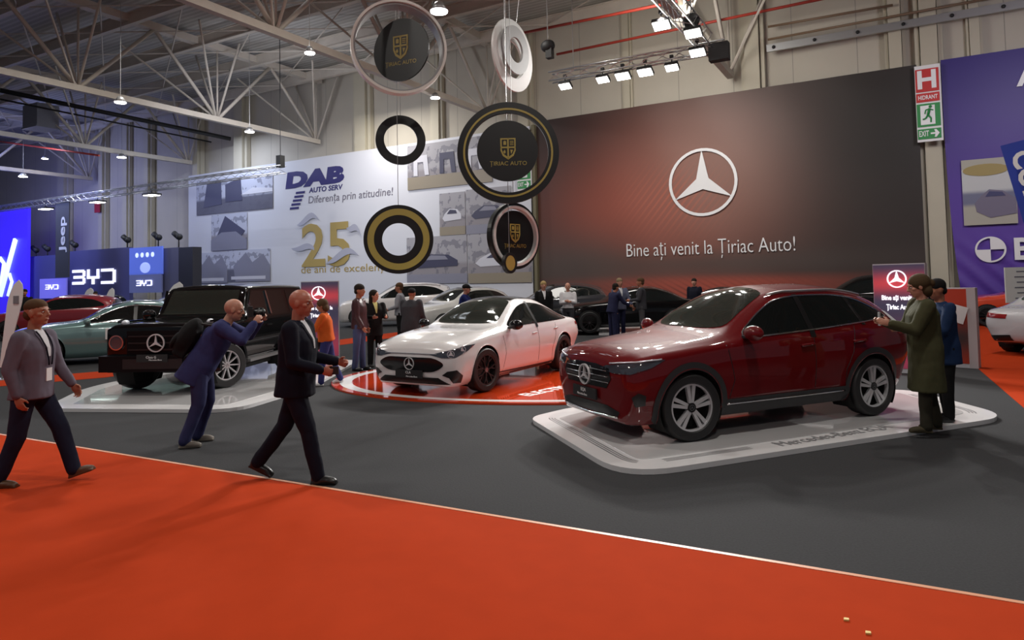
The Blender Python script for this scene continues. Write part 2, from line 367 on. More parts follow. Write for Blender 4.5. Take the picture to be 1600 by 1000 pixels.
# ---------------------------------------------------------------- carpets
def flat(name, pts, z0, z1, m, label, cat, group=None):
    c = sum((Vector(p) for p in pts), Vector((0, 0)))/len(pts)
    o = MB().prism([(p[0]-c.x, p[1]-c.y) for p in pts], z0, z1, 'xy').build(name, m); o.location = (c.x, c.y, 0)
    return tag(o, label, cat, group)
P = [onz(-400, 612).xy, onz(1760, 966).xy]; e = (P[1]-P[0]).normalized()
P0 = onz(0, 680).xy - e*9; P1 = onz(0, 680).xy + e*22; nrm = Vector((e.y, -e.x))
walk = flat('carpet', [P0, P1, P1+nrm*13, P0+nrm*13], 0, .006, M_ORANGE, 'wide orange carpet walkway across the foreground', 'carpet')
wc = walk.location.xy
o = MB().prism([tuple(q-wc) for q in (P0-nrm*.03, P1-nrm*.03, P1+nrm*.005, P0+nrm*.005)], 0, .009, 'xy').build('edge_strip', mat('edge_strip', (.75, .35, .2), .4), walk)
a, b = onz(-200, 626, 0).xy, onz(-200, 612, 0).xy; c_, d_ = onz(640, 522).xy, onz(640, 517).xy
flat('carpet', [onz(0, 608).xy+Vector((-4, -2.2)), onz(165, 590).xy, onz(606, 529).xy, onz(800, 508).xy, onz(800, 500).xy, onz(606, 521).xy, onz(165, 580).xy, onz(0, 598).xy+Vector((-4, -2.2))], 0, .006, M_ORANGE, 'narrow orange carpet strip running behind the three display cars', 'carpet')
flat('carpet', [onz(1516, 500).xy, onz(1523, 515).xy, onz(1527, 575).xy, onz(1620, 655).xy, onz(1720, 650).xy, onz(1600, 548).xy, onz(1535, 508).xy], 0, .006, M_ORANGE, 'orange carpet walkway at the right beside the white hatchback', 'carpet')
# crumbs of litter on the carpet
for (px, py, n) in [(1322, 971, 'tiny yellow scrap of litter on the foreground orange carpet'), (1356, 992, 'tiny cream scrap of litter at the bottom edge of the photo')]:
    p = onz(px, py); o = MB().prism([(-.016, -.008), (.01, -.014), (.018, .006), (-.004, .014)], 0, .008, 'xy').build('litter', mat('litter', (.8, .6, .2), .6)); o.location = (p.x, p.y, .007); tag(o, n, 'litter')
# ---------------------------------------------------------------- platforms
def rounded(pts, r, n=8):
    out = []; m = len(pts)
    for i in range(m):
        A = Vector(pts[i-1]); B = Vector(pts[i]); D = Vector(pts[(i+1) % m]); a = (A-B); d = (D-B)
        rr = min(r if not isinstance(r, list) else r[i], a.length*.45, d.length*.45); p = B+a.normalized()*rr; q = B+d.normalized()*rr
        for k in range(n+1):
            s = k/n; out.append(tuple(p*(1-s)**2+B*2*s*(1-s)+q*s*s))
    return out
def inset(poly, d):
    n = len(poly); out = []; area = sum(poly[i][0]*poly[(i+1) % n][1]-poly[(i+1) % n][0]*poly[i][1] for i in range(n)); sg = 1 if area > 0 else -1
    for i in range(n):
        A = Vector(poly[i-1]); D = Vector(poly[(i+1) % n]); t = (D-A)
        if t.length < 1e-9: out.append(poly[i]); continue
        t.normalize(); out.append((poly[i][0]-t.y*d*sg, poly[i][1]+t.x*d*sg))
    return out
M_PLW = mat('platform_white', (.80, .80, .81), .22, coat=.3)
M_PLG = mat('platform_gloss', (.72, .72, .73), .08, coat=.8)
M_LINE = mat('line_grey', (.10, .10, .11), .3)
def ribbon(mb, poly, d0, d1, z, i0, i1):
    a = inset(poly, d0); b = inset(poly, d1); n = len(poly)
    for i in range(i0, i1):
        j = (i+1) % n; i_ = i % n
        mb.add([(*a[i_], z), (*a[j], z), (*b[j], z), (*b[i_], z)], [(0, 1, 2, 3)])
    return mb
def platform(pts, r, label, h=.05):
    c = sum((Vector(p) for p in pts), Vector((0, 0)))/len(pts)
    q = rounded([(p[0]-c.x, p[1]-c.y) for p in pts], r)
    t = thing('display_platform', label, 'platform', (c.x, c.y, 0))
    MB().prism(q, 0, h, 'xy').build('base', M_PLW, t)
    MB().prism(inset(q, .34), h, h+.004, 'xy').build('glossy_top', M_PLG, t)
    return t, q, c
RP = [onz(826, 652, .05).xy, onz(985, 745, .05).xy, onz(1420, 688, .05).xy, onz(1560, 646, .05).xy, onz(1430, 612, .05).xy]
RPL = [RP[0], onz(975, 742, .05).xy, onz(1580, 650, .05).xy, Vector((5.9, 10.4)), Vector((.9, 9.6))]
t, q, c = platform(RPL, [.25, .6, .5, .5, .5], 'white rounded platform with grey lines under the dark red SUV')
lm = MB(); n9 = 9
for k in range(3): ribbon(lm, q, .20+.035*k, .214+.035*k, .0508, 4, 13)
for k in range(3): ribbon(lm, q, .20+.035*k, .214+.035*k, .0508, 22, 27)
lm.build('printed_lines', M_LINE, t)
_e = (Vector(q[18])-Vector(q[17])).normalized(); _s = Vector(q[17]); _nn = Vector((-_e.y, _e.x))
lm = MB()
for k in range(3):
    a = _s+_nn*(.20+.035*k); b = a+_e*1.05; ww = _nn*.014
    lm.add([(*a, .0508), (*b, .0508), (*(b+ww), .0508), (*(a+ww), .0508)], [(0, 1, 2, 3)])
lm.build('printed_lines', M_LINE, t)
la = onz(1222, 697, .055); lb = onz(1395, 668, .055)
lettering('platform_lettering', 'Mercedes-Benz EQA', mat('letter_grey', (.33, .33, .34), .2), t, .24, (la.x-c.x, la.y-c.y, .0555), (0, 0, math.atan2(lb.y-la.y, lb.x-la.x)), .0005, (lb-la).length)
GP = [onz(60, 640, .05).xy, onz(300, 640, .05).xy, onz(420, 628, .05).xy, onz(500, 585, .05).xy, onz(500, 540, .05).xy, Vector((-7.6, 15.2)), onz(160, 596, .05).xy]
GP = [onz(66, 638, .05).xy, onz(365, 640, .05).xy, Vector((-3.5, 11.9)), Vector((-3.55, 15.9)), Vector((-6.9, 15.9)), Vector((-7.7, 12.4))]
platform(GP, [.25, .5, 1.2, .5, .5, .8], 'white glossy platform under the black off-roader')
M_PLO = mat('platform_orange', (.66, .055, .01), .10, coat=.7)
cx, cy_ = .95, 12.85; ra, rb = 4.3, 2.95
ell = lambda k, n=72: [(k*ra*math.cos(2*PI*i/n)*1-0, k*rb*math.sin(2*PI*i/n)) for i in range(n)]
t = thing('display_platform', 'round orange glossy platform with white ring under the white saloon', 'platform', (cx, cy_, 0))
MB().prism(ell(1), 0, .028, 'xy').build('base', M_PLO, t)
m_ = MB(); a_, b_ = ell(.965), ell(.915)
for i in range(72): j = (i+1) % 72; m_.add([(*a_[i], .0295), (*a_[j], .0295), (*b_[j], .0295), (*b_[i], .0295)], [(0, 1, 2, 3)])
m_.build('white_ring', M_PLW, t)
la = onz(826, 619, .03); lb = onz(905, 602, .03)
lettering('platform_lettering', 'ELECTRIC CLA', M_WLETTER, t, .34, (la.x-cx, la.y-cy_, .0295), (0, 0, math.atan2(lb.y-la.y, lb.x-la.x)), .0005, 1.9, bold=.008)
# ---------------------------------------------------------------- big red banner
def wallthing(name, label, cat, u_, V, z=0.0, group=None): return thing(name, label, cat, hall(u_, V, z), HA, group)
u0, u1 = -15.35, .78; W = u1-u0
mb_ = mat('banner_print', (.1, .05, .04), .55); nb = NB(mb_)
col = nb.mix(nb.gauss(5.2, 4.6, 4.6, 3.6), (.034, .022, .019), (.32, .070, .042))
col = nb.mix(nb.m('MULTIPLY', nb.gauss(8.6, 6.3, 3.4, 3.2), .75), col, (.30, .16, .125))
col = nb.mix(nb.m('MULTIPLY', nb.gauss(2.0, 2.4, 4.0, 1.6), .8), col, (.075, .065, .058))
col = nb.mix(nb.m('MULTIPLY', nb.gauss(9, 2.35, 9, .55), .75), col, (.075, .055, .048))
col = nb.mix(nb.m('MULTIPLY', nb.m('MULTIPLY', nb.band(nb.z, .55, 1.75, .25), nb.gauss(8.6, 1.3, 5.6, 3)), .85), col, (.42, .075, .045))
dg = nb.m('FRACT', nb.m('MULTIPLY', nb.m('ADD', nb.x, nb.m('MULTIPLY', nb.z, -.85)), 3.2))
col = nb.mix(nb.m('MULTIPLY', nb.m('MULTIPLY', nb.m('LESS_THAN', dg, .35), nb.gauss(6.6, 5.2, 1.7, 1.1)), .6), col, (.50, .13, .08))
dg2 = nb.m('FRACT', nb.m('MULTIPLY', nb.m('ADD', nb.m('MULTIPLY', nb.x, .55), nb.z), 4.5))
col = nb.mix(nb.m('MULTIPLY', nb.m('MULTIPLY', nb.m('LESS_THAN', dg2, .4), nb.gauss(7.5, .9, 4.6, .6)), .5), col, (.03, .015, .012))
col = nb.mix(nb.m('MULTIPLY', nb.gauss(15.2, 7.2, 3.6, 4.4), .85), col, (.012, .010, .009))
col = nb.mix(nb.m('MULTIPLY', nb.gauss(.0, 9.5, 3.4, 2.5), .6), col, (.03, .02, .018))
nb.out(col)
t = wallthing('banner', 'huge dark red wall banner with white three-pointed star and greeting', 'banner', u0, 29.75)
def bfn(a, b):
    x = W*a; z = .45+9.13*b
    return (x, -.05-.012*math.sin(x*2.1+z)-.03*max(0, b-.93)*10*abs(math.sin(x*1.3)), z)
MB().grid(bfn, 60, 24).build('printed_cloth', mb_, t)
m_ = MB(); star_mb(m_, (-7.32-u0, 5.86), 1.47, -.13, -.10, .085, inner=.16); m_.build('star_emblem', M_WLETTER, t)
lettering('banner_lettering', 'Bine ați venit la Țiriac Auto!', M_WLETTER, t, .86, (-10.9-u0, -.1, 2.76), width=7.15, thick=.01, bold=-.006)
# narrow dark strut at the banner's left side
t = wallthing('banner_post', 'narrow olive post between the red banner and the mural', 'post', -15.45, 29.6)
MB().box((0, 0, 4.7), (.16, .2, 9.4)).box((0, 0, .05), (.5, .5, .1)).build('post_body', mat('olive_post', (.16, .14, .08), .6), t)
# hydrant / exit signs
def sign(u_, z0, wd, hh, n):
    t = wallthing('safety_sign', n, 'sign', u_, 29.45)
    s = wd/.75; MB().box((wd/2, .03, z0+hh/2), (wd, .04, hh)).build('panel', M_WHITE, t)
    R = mat('sign_red', (.55, .02, .02), .5); G = mat('sign_green', (.02, .26, .06), .5)
    MB().box((wd/2-.02, 0, z0+hh*.80), (wd*.9, .03, hh*.30)).build('red_field', R, t)
    MB().box((wd/2-.02, 0, z0+hh*.575), (wd*.9, .03, hh*.115)).build('red_field', R, t)
    MB().box((wd/2-.02, 0, z0+hh*.345), (wd*.9, .03, hh*.30)).build('green_field', G, t)
    MB().box((wd/2-.02, 0, z0+hh*.10), (wd*.9, .03, hh*.13)).build('green_field', G, t)
    lettering('hydrant_letter', 'H', M_WLETTER, t, .85*s, (wd*.46, -.02, z0+hh*.70), bold=.03, align='CENTER')
    lettering('hydrant_word', 'HIDRANT', M_WLETTER, t, .2*s, (wd*.47, -.02, z0+hh*.55), align='CENTER', bold=.004, width=wd*.75)
    lettering('exit_word', 'EXIT', M_WLETTER, t, .27*s, (wd*.26, -.02, z0+hh*.07), align='CENTER', bold=.004, width=wd*.38)
    MB().prism([(wd*.52, z0+hh*.09), (wd*.7, z0+hh*.09), (wd*.66, z0+hh*.05), (wd*.74, z0+hh*.05), (wd*.86, z0+hh*.10), (wd*.74, z0+hh*.15), (wd*.66, z0+hh*.15), (wd*.7, z0+hh*.11), (wd*.52, z0+hh*.11)], -.03, -.02).build('arrow', M_WLETTER, t)
    MB().box((wd*.44, -.018, z0+hh*.345), (wd*.56, .01, hh*.25)).build('exit_doorway', M_WLETTER, t)
    m = MB(); q = lambda a, b: (wd*a, -.035, z0+hh*b)
    m.ball(q(.55, .45), .05*s, 8, 6); m.tube(q(.52, .425), q(.45, .345), .045*s, 6).tube(q(.45, .345), q(.56, .30), .03*s, 5).tube(q(.56, .30), q(.55, .245), .025*s, 5)
    m.tube(q(.45, .345), q(.36, .30), .03*s, 5).tube(q(.36, .30), q(.24, .29), .025*s, 5).tube(q(.52, .42), q(.66, .40), .022*s, 5).tube(q(.52, .42), q(.37, .41), .022*s, 5).tube(q(.37, .41), q(.33, .36), .02*s, 5)
    m.build('running_figure', G, t)
sign(.70, 6.6, .82, 2.85, 'red hydrant and green exit sign between the red and purple banners')
sign(-16.35, 6.2, .8, 2.85, 'red hydrant and green exit sign glimpsed behind the largest hanging round sign')
# purple banner
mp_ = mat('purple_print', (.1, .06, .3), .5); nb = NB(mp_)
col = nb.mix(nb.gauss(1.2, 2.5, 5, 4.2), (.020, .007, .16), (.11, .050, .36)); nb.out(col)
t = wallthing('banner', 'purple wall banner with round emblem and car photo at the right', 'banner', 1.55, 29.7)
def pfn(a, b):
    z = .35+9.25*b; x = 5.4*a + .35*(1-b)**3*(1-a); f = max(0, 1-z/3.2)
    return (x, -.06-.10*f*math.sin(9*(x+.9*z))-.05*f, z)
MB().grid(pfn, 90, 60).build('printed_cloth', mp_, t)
uu, zz_ = onv(1547, 390, 29.7); cxx = uu-1.55
m_ = MB(); m_.ring((cxx, zz_), .40, .46, -.16, -.13)
for q4 in (0, 2):
    m_.prism([(cxx, zz_)]+[(cxx+.40*math.cos(q4*PI/2+k*PI/16), zz_+.40*math.sin(q4*PI/2+k*PI/16)) for k in range(9)], -.16, -.13)
m_.build('round_emblem', M_WLETTER, t)
uu, zz_ = onv(1582, 405, 29.7); lettering('banner_lettering', 'Bavaria', M_WLETTER, t, 1.05, (uu-1.55, -.16, zz_), bold=.03)
uu, zz_ = onv(1590, 135, 29.7); lettering('banner_lettering', 'AUTO', M_WLETTER, t, 1.0, (uu-1.55, -.12, zz_), bold=.03)
a = onv(1501, 252, 29.7); b = onv(1590, 349, 29.7)
x0, x1, z1, z0 = a[0]-1.55, b[0]-1.55, a[1], b[1]
pf = thing('photo_print', None, None); del_ = None
pf.parent = t; pf.name = 'photo_print'; pf.location = (x0, -.15, z0); w_, h_ = x1-x0, z1-z0
mpp = mat('photo_room', (.5, .48, .42), .6); nb = NB(mpp)
cc = nb.mix(nb.band(nb.z, h_*.45, h_*.85), (.42, .40, .34), (.55, .56, .56)); cc = nb.mix(nb.band(nb.z, h_*.3, h_*.5, .1), cc, (.16, .17, .26)); nb.out(cc)
MB().box((w_/2, 0, h_/2), (w_, .02, h_)).build('print_sheet', mpp, pf)
MB().disc((w_*.45, h_*.83), h_*.09, -.03, -.012, 24, sx=3.2).build('print_lamp', mat('print_ochre', (.35, .27, .10), .6), pf)
m_ = MB(); m_.prism([(w_*.25, h_*.2), (w_*.22, h_*.33), (w_*.36, h_*.45), (w_*.5, h_*.53), (w_*.75, h_*.5), (w_*.98, h_*.38), (w_*.99, h_*.15), (w_*.5, h_*.1)], -.03, -.012); m_.build('print_car', mat('print_car', (.17, .15, .22), .5), pf)
MB().prism([(w_*.42, h_*.42), (w_*.5, h_*.50), (w_*.74, h_*.48), (w_*.8, h_*.42)], -.04, -.03).build('print_glass', mat('print_glass', (.05, .05, .14), .4), pf)
# leaning blue flag at far right
p = aty(1640, 480, 17); t = thing('flag_banner', 'bright blue flag with white lettering cut by the right edge', 'flag', (p.x, p.y, 0), HA)
fa, fb, fc = aty(1563, 228, 17), aty(1600, 350, 17), aty(1640, 208, 17)
Mi = Matrix.Rotation(-HA, 3, 'Z'); L_ = lambda q: Mi @ (q-Vector((p.x, p.y, 0)))
qa, qb, qc = L_(fa), L_(fb), L_(fc); qd = qb+(qc-qa); 
MB().add([qa, qb, qd, qc], [(0, 1, 2, 3)]).add([q+Vector((0, .02, 0)) for q in (qa, qb, qd, qc)], [(3, 2, 1, 0)]).build('flag_cloth', mat('flag_blue', (.06, .10, .55), .5), t)
MB().tube((qd.x, qd.y, 0), qc, .03).build('flag_pole', M_STEEL, t)
e1 = (qb-qa).normalized()
lettering('flag_lettering', 'COD', M_WLETTER, t, .62, qa+e1*.22+Vector((.16, -.05, 0)), (PI/2, math.atan2(-e1.z, e1.x), 0), .004, bold=.02)
# ---------------------------------------------------------------- grey mural with photos
M_MUR = mat('mural_white', (.66, .67, .72), .5)
t = wallthing('mural', 'large white service mural with grey photos and gold number 25', 'mural', -42.2, 29.7)
MB().box((13.25, 0, 4.75), (26.5, .1, 9.3)).build('mural_sheet', M_MUR, t)
def wp(px, py, V=29.64): a = onv(px, py, V); return a[0]+42.2, a[1]
def photo(px0, py0, px1, py1, kind):
    x0, z1 = wp(px0, py0); x1, z0 = wp(px1, py1); w_, h_ = x1-x0, z1-z0; k = len([m for m in MATS if m.startswith('print_photo')])
    pf = bpy.data.objects.new('photo_print', None); C.objects.link(pf); pf.parent = t; pf.location = (x0, -.09, z0)
    m = mat('print_photo_%d' % k, (.3, .3, .33), .6); nb = NB(m)
    sky = (.50, .52, .62) if kind in 'hab' else (.36, .35, .38)
    cc = nb.mix(nb.band(nb.z, -1, h_*.42, .12), sky, (.12, .12, .16) if kind in 'ab' else (.27, .25, .27))
    cc = nb.mix(nb.m('MULTIPLY', nb.m('GREATER_THAN', nb.noise(2.2/max(1, h_)*2, 4), .56), .55), cc, (.10, .10, .14)); nb.out(cc)
    MB().box((w_/2, 0, h_/2), (w_, .02, h_)).build('print_sheet', m, pf)
    D = mat('print_dark', (.055, .055, .10), .5); G = mat('print_mid', (.24, .24, .30), .5); Wt = mat('print_light', (.62, .62, .68), .5); B = mat('print_tan', (.28, .24, .18), .5)
    if kind == 'h':
        MB().prism([(w_*.1, h_*.25), (w_*.4, h_*.95), (w_*.95, h_*.5), (w_*.8, h_*.3)], -.03, -.01).build('print_roof', D, pf)
        MB().prism([(0, 0), (0, h_*.3), (w_*.3, h_*.5), (w_*.7, h_*.5), (w_, h_*.25), (w_, 0)], -.04, -.03).build('print_hill', G, pf)
    elif kind == 'a':
        MB().prism([(w_*.1, h_*.2), (w_*.15, h_*.9), (w_*.34, h_*.95), (w_*.35, h_*.25)], -.03, -.01).prism([(w_*.4, h_*.3), (w_*.4, h_*.8), (w_*.6, h_*.95), (w_*.62, h_*.3)], -.03, -.01).build('print_building', D, pf)
        MB().prism([(w_*.6, h_*.45), (w_*.75, h_*.62), (w_, h_*.55), (w_, h_*.45)], -.03, -.01).build('print_canopy', Wt, pf)
    elif kind == 'b':
        MB().prism([(w_*.15, h_*.5), (w_*.45, h_*.92), (w_*.6, h_*.6), (w_*.85, h_*.85), (w_, h_*.5), (w_, 0), (w_*.2, 0)], -.03, -.01).build('print_building', G, pf)
        MB().box((w_*.5, -.03, h_*.12), (w_*.8, .01, h_*.1)).build('print_line', Wt, pf)
    elif kind == 'r':
        MB().box((w_*.5, -.02, h_*.14), (w_, .01, h_*.28)).build('print_ground', B, pf)
        for k2 in range(3): MB().prism([(w_*(.08+.32*k2), h_*.3), (w_*(.08+.32*k2), h_*.75), (w_*(.25+.32*k2), h_*.75), (w_*(.27+.32*k2), h_*.3), (w_*(.22+.32*k2), h_*.3), (w_*(.2+.32*k2), h_*.6), (w_*(.13+.32*k2), h_*.6), (w_*(.13+.32*k2), h_*.3)], -.04, -.02).build('print_gantry', Wt if k2 != 1 else D, pf)
    else:
        MB().prism([(w_*.12, h_*.4), (w_*.2, h_*.5), (w_*.4, h_*.62), (w_*.7, h_*.6), (w_*.85, h_*.48), (w_*.85, h_*.36), (w_*.2, h_*.33)], -.03, -.01).build('print_car', Wt if kind == 'c' else D, pf)
        MB().prism([(w_*.3, h_*.5), (w_*.42, h_*.6), (w_*.65, h_*.58), (w_*.7, h_*.5)], -.04, -.03).build('print_glass', D if kind == 'c' else G, pf)
        MB().box((w_*.5, -.02, h_*.1), (w_, .01, h_*.2)).build('print_ground', B if kind == 'c' else G, pf)
photo(308, 284, 427, 325, 'a'); photo(331, 337, 387, 389, 'h'); photo(306, 396, 356, 442, 'b'); photo(356, 392, 423, 439, 'b')
photo(637, 229, 770, 284, 'r'); photo(687, 303, 728, 366, 'c'); photo(728.5, 297, 800, 362, 'd'); photo(636, 372, 731, 442, 'd'); photo(731.5, 366, 832, 441, 'c')
M_INK = mat('ink_indigo', (.025, .02, .14), .5); M_INKG = mat('ink_grey', (.17, .16, .2), .5); M_INKGOLD = mat('ink_gold', (.42, .31, .10), .45); M_RIB = mat('ribbon_silver', (.42, .43, .52), .4)
x, z = wp(446, 300); x1, _ = wp(538, 290); lettering('mural_logo_name', 'DAB', M_INK, t, 1.25, (x, -.06, z+.25), width=x1-x, shear=.1, bold=.085)
m_ = MB()
for k in range(5):
    xx, zz = x+.9-.13*k, z-.2-.23*k; m_.prism([(xx, zz), (xx+.75, zz+.0), (xx+.78, zz+.13), (xx+.03, zz+.13)], -.08, -.06)
m_.build('mural_logo_stripes', M_INK, t)
xa, za_ = wp(483, 300); xb, _ = wp(536, 294); lettering('mural_service_words', 'AUTO SERV', M_INK, t, .42, (xa, -.06, za_-.05), width=xb-xa, bold=.01, shear=.1)
xa, za_ = wp(481, 318); xb, _ = wp(613, 304); lettering('mural_slogan', 'Diferența prin atitudine!', M_INKG, t, .62, (xa, -.06, za_), width=xb-xa, shear=.1)
xa, za_ = wp(471, 416); xb, zb_ = wp(546, 343); lettering('mural_number', '25', M_INKGOLD, t, (zb_-za_)*1.38, (xa, -.10, za_), width=xb-xa, bold=.06)
xa, za_ = wp(470, 427); xb, _ = wp(608, 425); lettering('mural_caption', 'de ani de excelență', M_INKGOLD, t, .62, (xa, -.06, za_), width=xb-xa)
for (p0, p1, h_) in [((465, 352), (500, 345), .45), ((542, 356), (566, 372), .55), ((456, 388), (500, 398), .5), ((510, 412), (562, 400), .5)]:
    a = wp(*p0); b = wp(*p1)
    def rf(s, q, a=a, b=b, h_=h_): return (a[0]+(b[0]-a[0])*s, -.13-.03*math.sin(s*5), a[1]+(b[1]-a[1])*s + math.sin(s*PI)*h_*(1 if a[1] < b[1] else .8)*(q*.9+.25) - .15*math.sin(s*2*PI))
    MB().grid(rf, 12, 2).build('mural_ribbon', M_RIB, t)
xa, za_ = wp(655, 480); lettering('mural_phone', 'tos.ro', M_INKG, t, .8, (xa, -.06, za_), bold=.01)
# QR code in the photo is left out
# ================================================================ CARS
def pchip(xs, ys, x):
    n = len(xs)
    if x <= xs[0]: return ys[0]
    if x >= xs[-1]: return ys[-1]
    h = [xs[i+1]-xs[i] for i in range(n-1)]; d = [(ys[i+1]-ys[i])/h[i] for i in range(n-1)]; m = [d[0]]+[0]*(n-2)+[d[-1]]
    for i in range(1, n-1):
        if d[i-1]*d[i] > 0:
            a, b = 2*h[i]+h[i-1], h[i]+2*h[i-1]; m[i] = (a+b)/(a/d[i-1]+b/d[i])
    i = max(k for k in range(n-1) if xs[k] <= x); t = (x-xs[i])/h[i]
    return (1+2*t)*(1-t)**2*ys[i]+t*(1-t)**2*h[i]*m[i]+t*t*(3-2*t)*ys[i+1]+t*t*(t-1)*h[i]*m[i+1]
def section(r, crn):
    zb, wl, wm, zm, ws, zs, wr, zr, zt = r
    P = [(0, zb), (wl*.9, zb), (wl, zb+.10), (wm, zm), (ws, zs), (wr, zr), (0, zt)]
    # crowned top: insert a mid point lifted a little
    P = P[:6]+[(wr*.5, zr+(zt-zr)*.78), P[6]]
    out = [Vector(P[0])]; segn = [3, 3, 9, 9, 8, 5, 5]
    cut = {1: .3, 2: .4, 3: .45, 4: crn[0], 5: crn[1], 6: .5}
    pts = [Vector(P[0])]
    for i in range(1, 7):
        A, B, D = Vector(P[i-1]), Vector(P[i]), Vector(P[i+1]); c = cut[i]
        la, ld = (A-B).length, (D-B).length; k = min(la, ld)*c
        p = B+(A-B)/max(la, 1e-6)*k; q = B+(D-B)/max(ld, 1e-6)*k
        a0 = pts[-1]
        for j in range(1, segn[i-1]+1): pts.append(a0.lerp(p, j/segn[i-1]))
        for j in range(1, 4): s = j/3; pts.append(p*(1-s)**2+B*2*s*(1-s)+q*s*s)
    a0 = pts[-1]; e = Vector(P[7])
    for j in range(1, 6): pts.append(a0.lerp(e, j/5))
    return pts
def car_mesh(tab, crn=(.28, .3), nst=100, zs_=1.0):
    tab = sorted(tab, key=lambda r: r[0]); xs = [r[0] for r in tab]; mb = MB(); rings = []
    # denser stations near both ends
    L0, L1 = xs[0], xs[-1]; st = []
    for i in range(nst+1):
        a = i/nst; s = .5-.5*math.cos(PI*a); st.append(L0+(L1-L0)*(.45*a+.55*s))
    st = sorted(set([round(s, 5) for s in st]+[round(x, 5) for x in xs]))
    for x in st:
        r = [pchip(xs, [t[k] for t in tab], x) for k in range(1, 10)]
        half = section(r, crn); ring = [(p.x, p.y) for p in half]+[(-p.x, p.y) for p in half[-2:0:-1]]
        rings.append([(x, a, b*zs_) for a, b in ring])
    n = len(rings[0]); vs = [p for r in rings for p in r]; fs = []
    for i in range(len(rings)-1):
        for k in range(n): fs.append((i*n+k, i*n+(k+1) % n, (i+1)*n+(k+1) % n, (i+1)*n+k))
    # bulged end caps
    for side, ri in ((-1, 0), (1, len(rings)-1)):
        base = ri*n; prev = [base+k for k in range(n)]; cz = sum(p[2] for p in rings[ri])/n; x0 = rings[ri][0][0]
        for s, b in ((.8, .010), (.5, .020), (.2, .026)):
            st0 = len(vs)
            for p in rings[ri]: vs.append((x0+side*b, p[1]*s, cz+(p[2]-cz)*s))
            for k in range(n): fs.append((prev[k], prev[(k+1) % n], st0+(k+1) % n, st0+k))
            prev = [st0+k for k in range(n)]
        fs.append(tuple(prev))
    mb.add(vs, fs, True); return mb
class Skin:                                   # conforming patches and lines on the body surface
    def __init__(s, me): s.bvh = BVHTree.FromPolygons([v.co.copy() for v in me.vertices], [tuple(p.vertices) for p in me.polygons])
    def hit(s, P, d, off):
        o = Vector(P)-Vector(d)*6; h = s.bvh.ray_cast(o, Vector(d))
        if h[0] is None: return None
        n = h[1] if h[1].dot(Vector(d)) < 0 else -h[1]
        return h[0]+n*off
    def patch(s, pts, d, off=.004, res=.05, mirror=False, smooth_n=0):
        d = Vector(d).normalized(); right = d.cross(Vector((0, 0, 1)))
        if right.length < .1: right = Vector((0, 1, 0))
        right.normalize(); up = right.cross(d)
        q = [Vector((Vector(p).dot(right), Vector(p).dot(up))) for p in pts]
        # refine edges
        ol = []
        for i in range(len(q)):
            a, b = q[i], q[(i+1) % len(q)]; k = max(1, int((b-a).length/res))
            for j in range(k): ol.append(a.lerp(b, j/k))
        n = len(ol); edges = [(i, (i+1) % n) for i in range(n)]
        def inside(p, sh=0):
            c = False; j = n-1
            for i in range(n):
                if (ol[i].y > p.y) != (ol[j].y > p.y) and p.x < (ol[j].x-ol[i].x)*(p.y-ol[i].y)/(ol[j].y-ol[i].y)+ol[i].x: c = not c
                j = i
            return c
        xs = [p.x for p in ol]; ys = [p.y for p in ol]; allp = list(ol)
        x = min(xs)+res*.5
        while x < max(xs):
            y = min(ys)+res*.5
            while y < max(ys):
                p = Vector((x, y))
                if inside(p) and min((p-o_).length for o_ in ol) > res*.35: allp.append(p)
                y += res
            x += res
        r = geometry.delaunay_2d_cdt(allp, edges, [], 0, 1e-6); V, F = r[0], r[2]
        H = [s.hit(right*v.x+up*v.y, d, off) for v in V]; mb = MB(); idx = {}; vs = []
        for i, h in enumerate(H):
            if h is not None: idx[i] = len(vs); vs.append(h)
        fs = []
        for f in F:
            c = sum((Vector(V[i]) for i in f), Vector((0, 0)))/3
            if all(i in idx for i in f) and inside(c): fs.append(tuple(idx[i] for i in f))
        mb.add(vs, fs, True)
        return mb
    def line(s, pts, d, r=.006, off=.004, res=.06, closed=False):
        d = Vector(d).normalized(); out = []; m = len(pts)
        for i in range(m if closed else m-1):
            a, b = Vector(pts[i]), Vector(pts[(i+1) % m]); k = max(1, int((b-a).length/res))
            for j in range(k):
                h = s.hit(a.lerp(b, j/k), d, off)
                if h is not None: out.append(h)
        if not closed:
            h = s.hit(pts[-1], d, off)
            if h is not None: out.append(h)
        mb = MB()
        if len(out) > 2: mb.path(out, r, 5, closed)
        return mb
def mirror_mb(mb):
    m = MB(); m.v = [(a, -b, c) for a, b, c in mb.v]; m.f = [tuple(reversed(f)) for f in mb.f]; m.sm = list(mb.sm); m.mi = list(mb.mi); return m
def xz(pts, y=1.0): return [Vector((a, y, b)) for a, b in pts]
def smoothpoly(pts, n=5, r=.4):
    return rounded(pts, 10, n) if r >= .4 else rounded(pts, r, n)
M_TYRE = mat('tyre_rubber', (.012, .012, .013), .55)
M_GLASS = mat('car_glass', (.008, .010, .010), .03, spec=.4)
M_GLASSL = mat('windscreen_glass', (.022, .026, .022), .04, spec=.7)
M_TRIM = mat('black_trim', (.010, .010, .011), .35)
M_CLAD = mat('cladding', (.022, .022, .024), .6)
M_CHROME = mat('chrome', (.75, .75, .76), .12, 1.0)
M_RIMS = mat('rim_silver', (.66, .66, .68), .3, .45)
M_RIMD = mat('rim_dark', (.045, .04, .042), .25, .6)
M_WELL = mat('wheel_well', (.006, .006, .006), .9)
M_LAMP = mat('headlamp_glass', (.05, .055, .07), .05, spec=.9, coat=1)
M_LED = mat('headlamp_led', (.75, .78, .85), .2, .3)
M_TAIL = mat('tail_lamp', (.25, .01, .012), .12, coat=1)
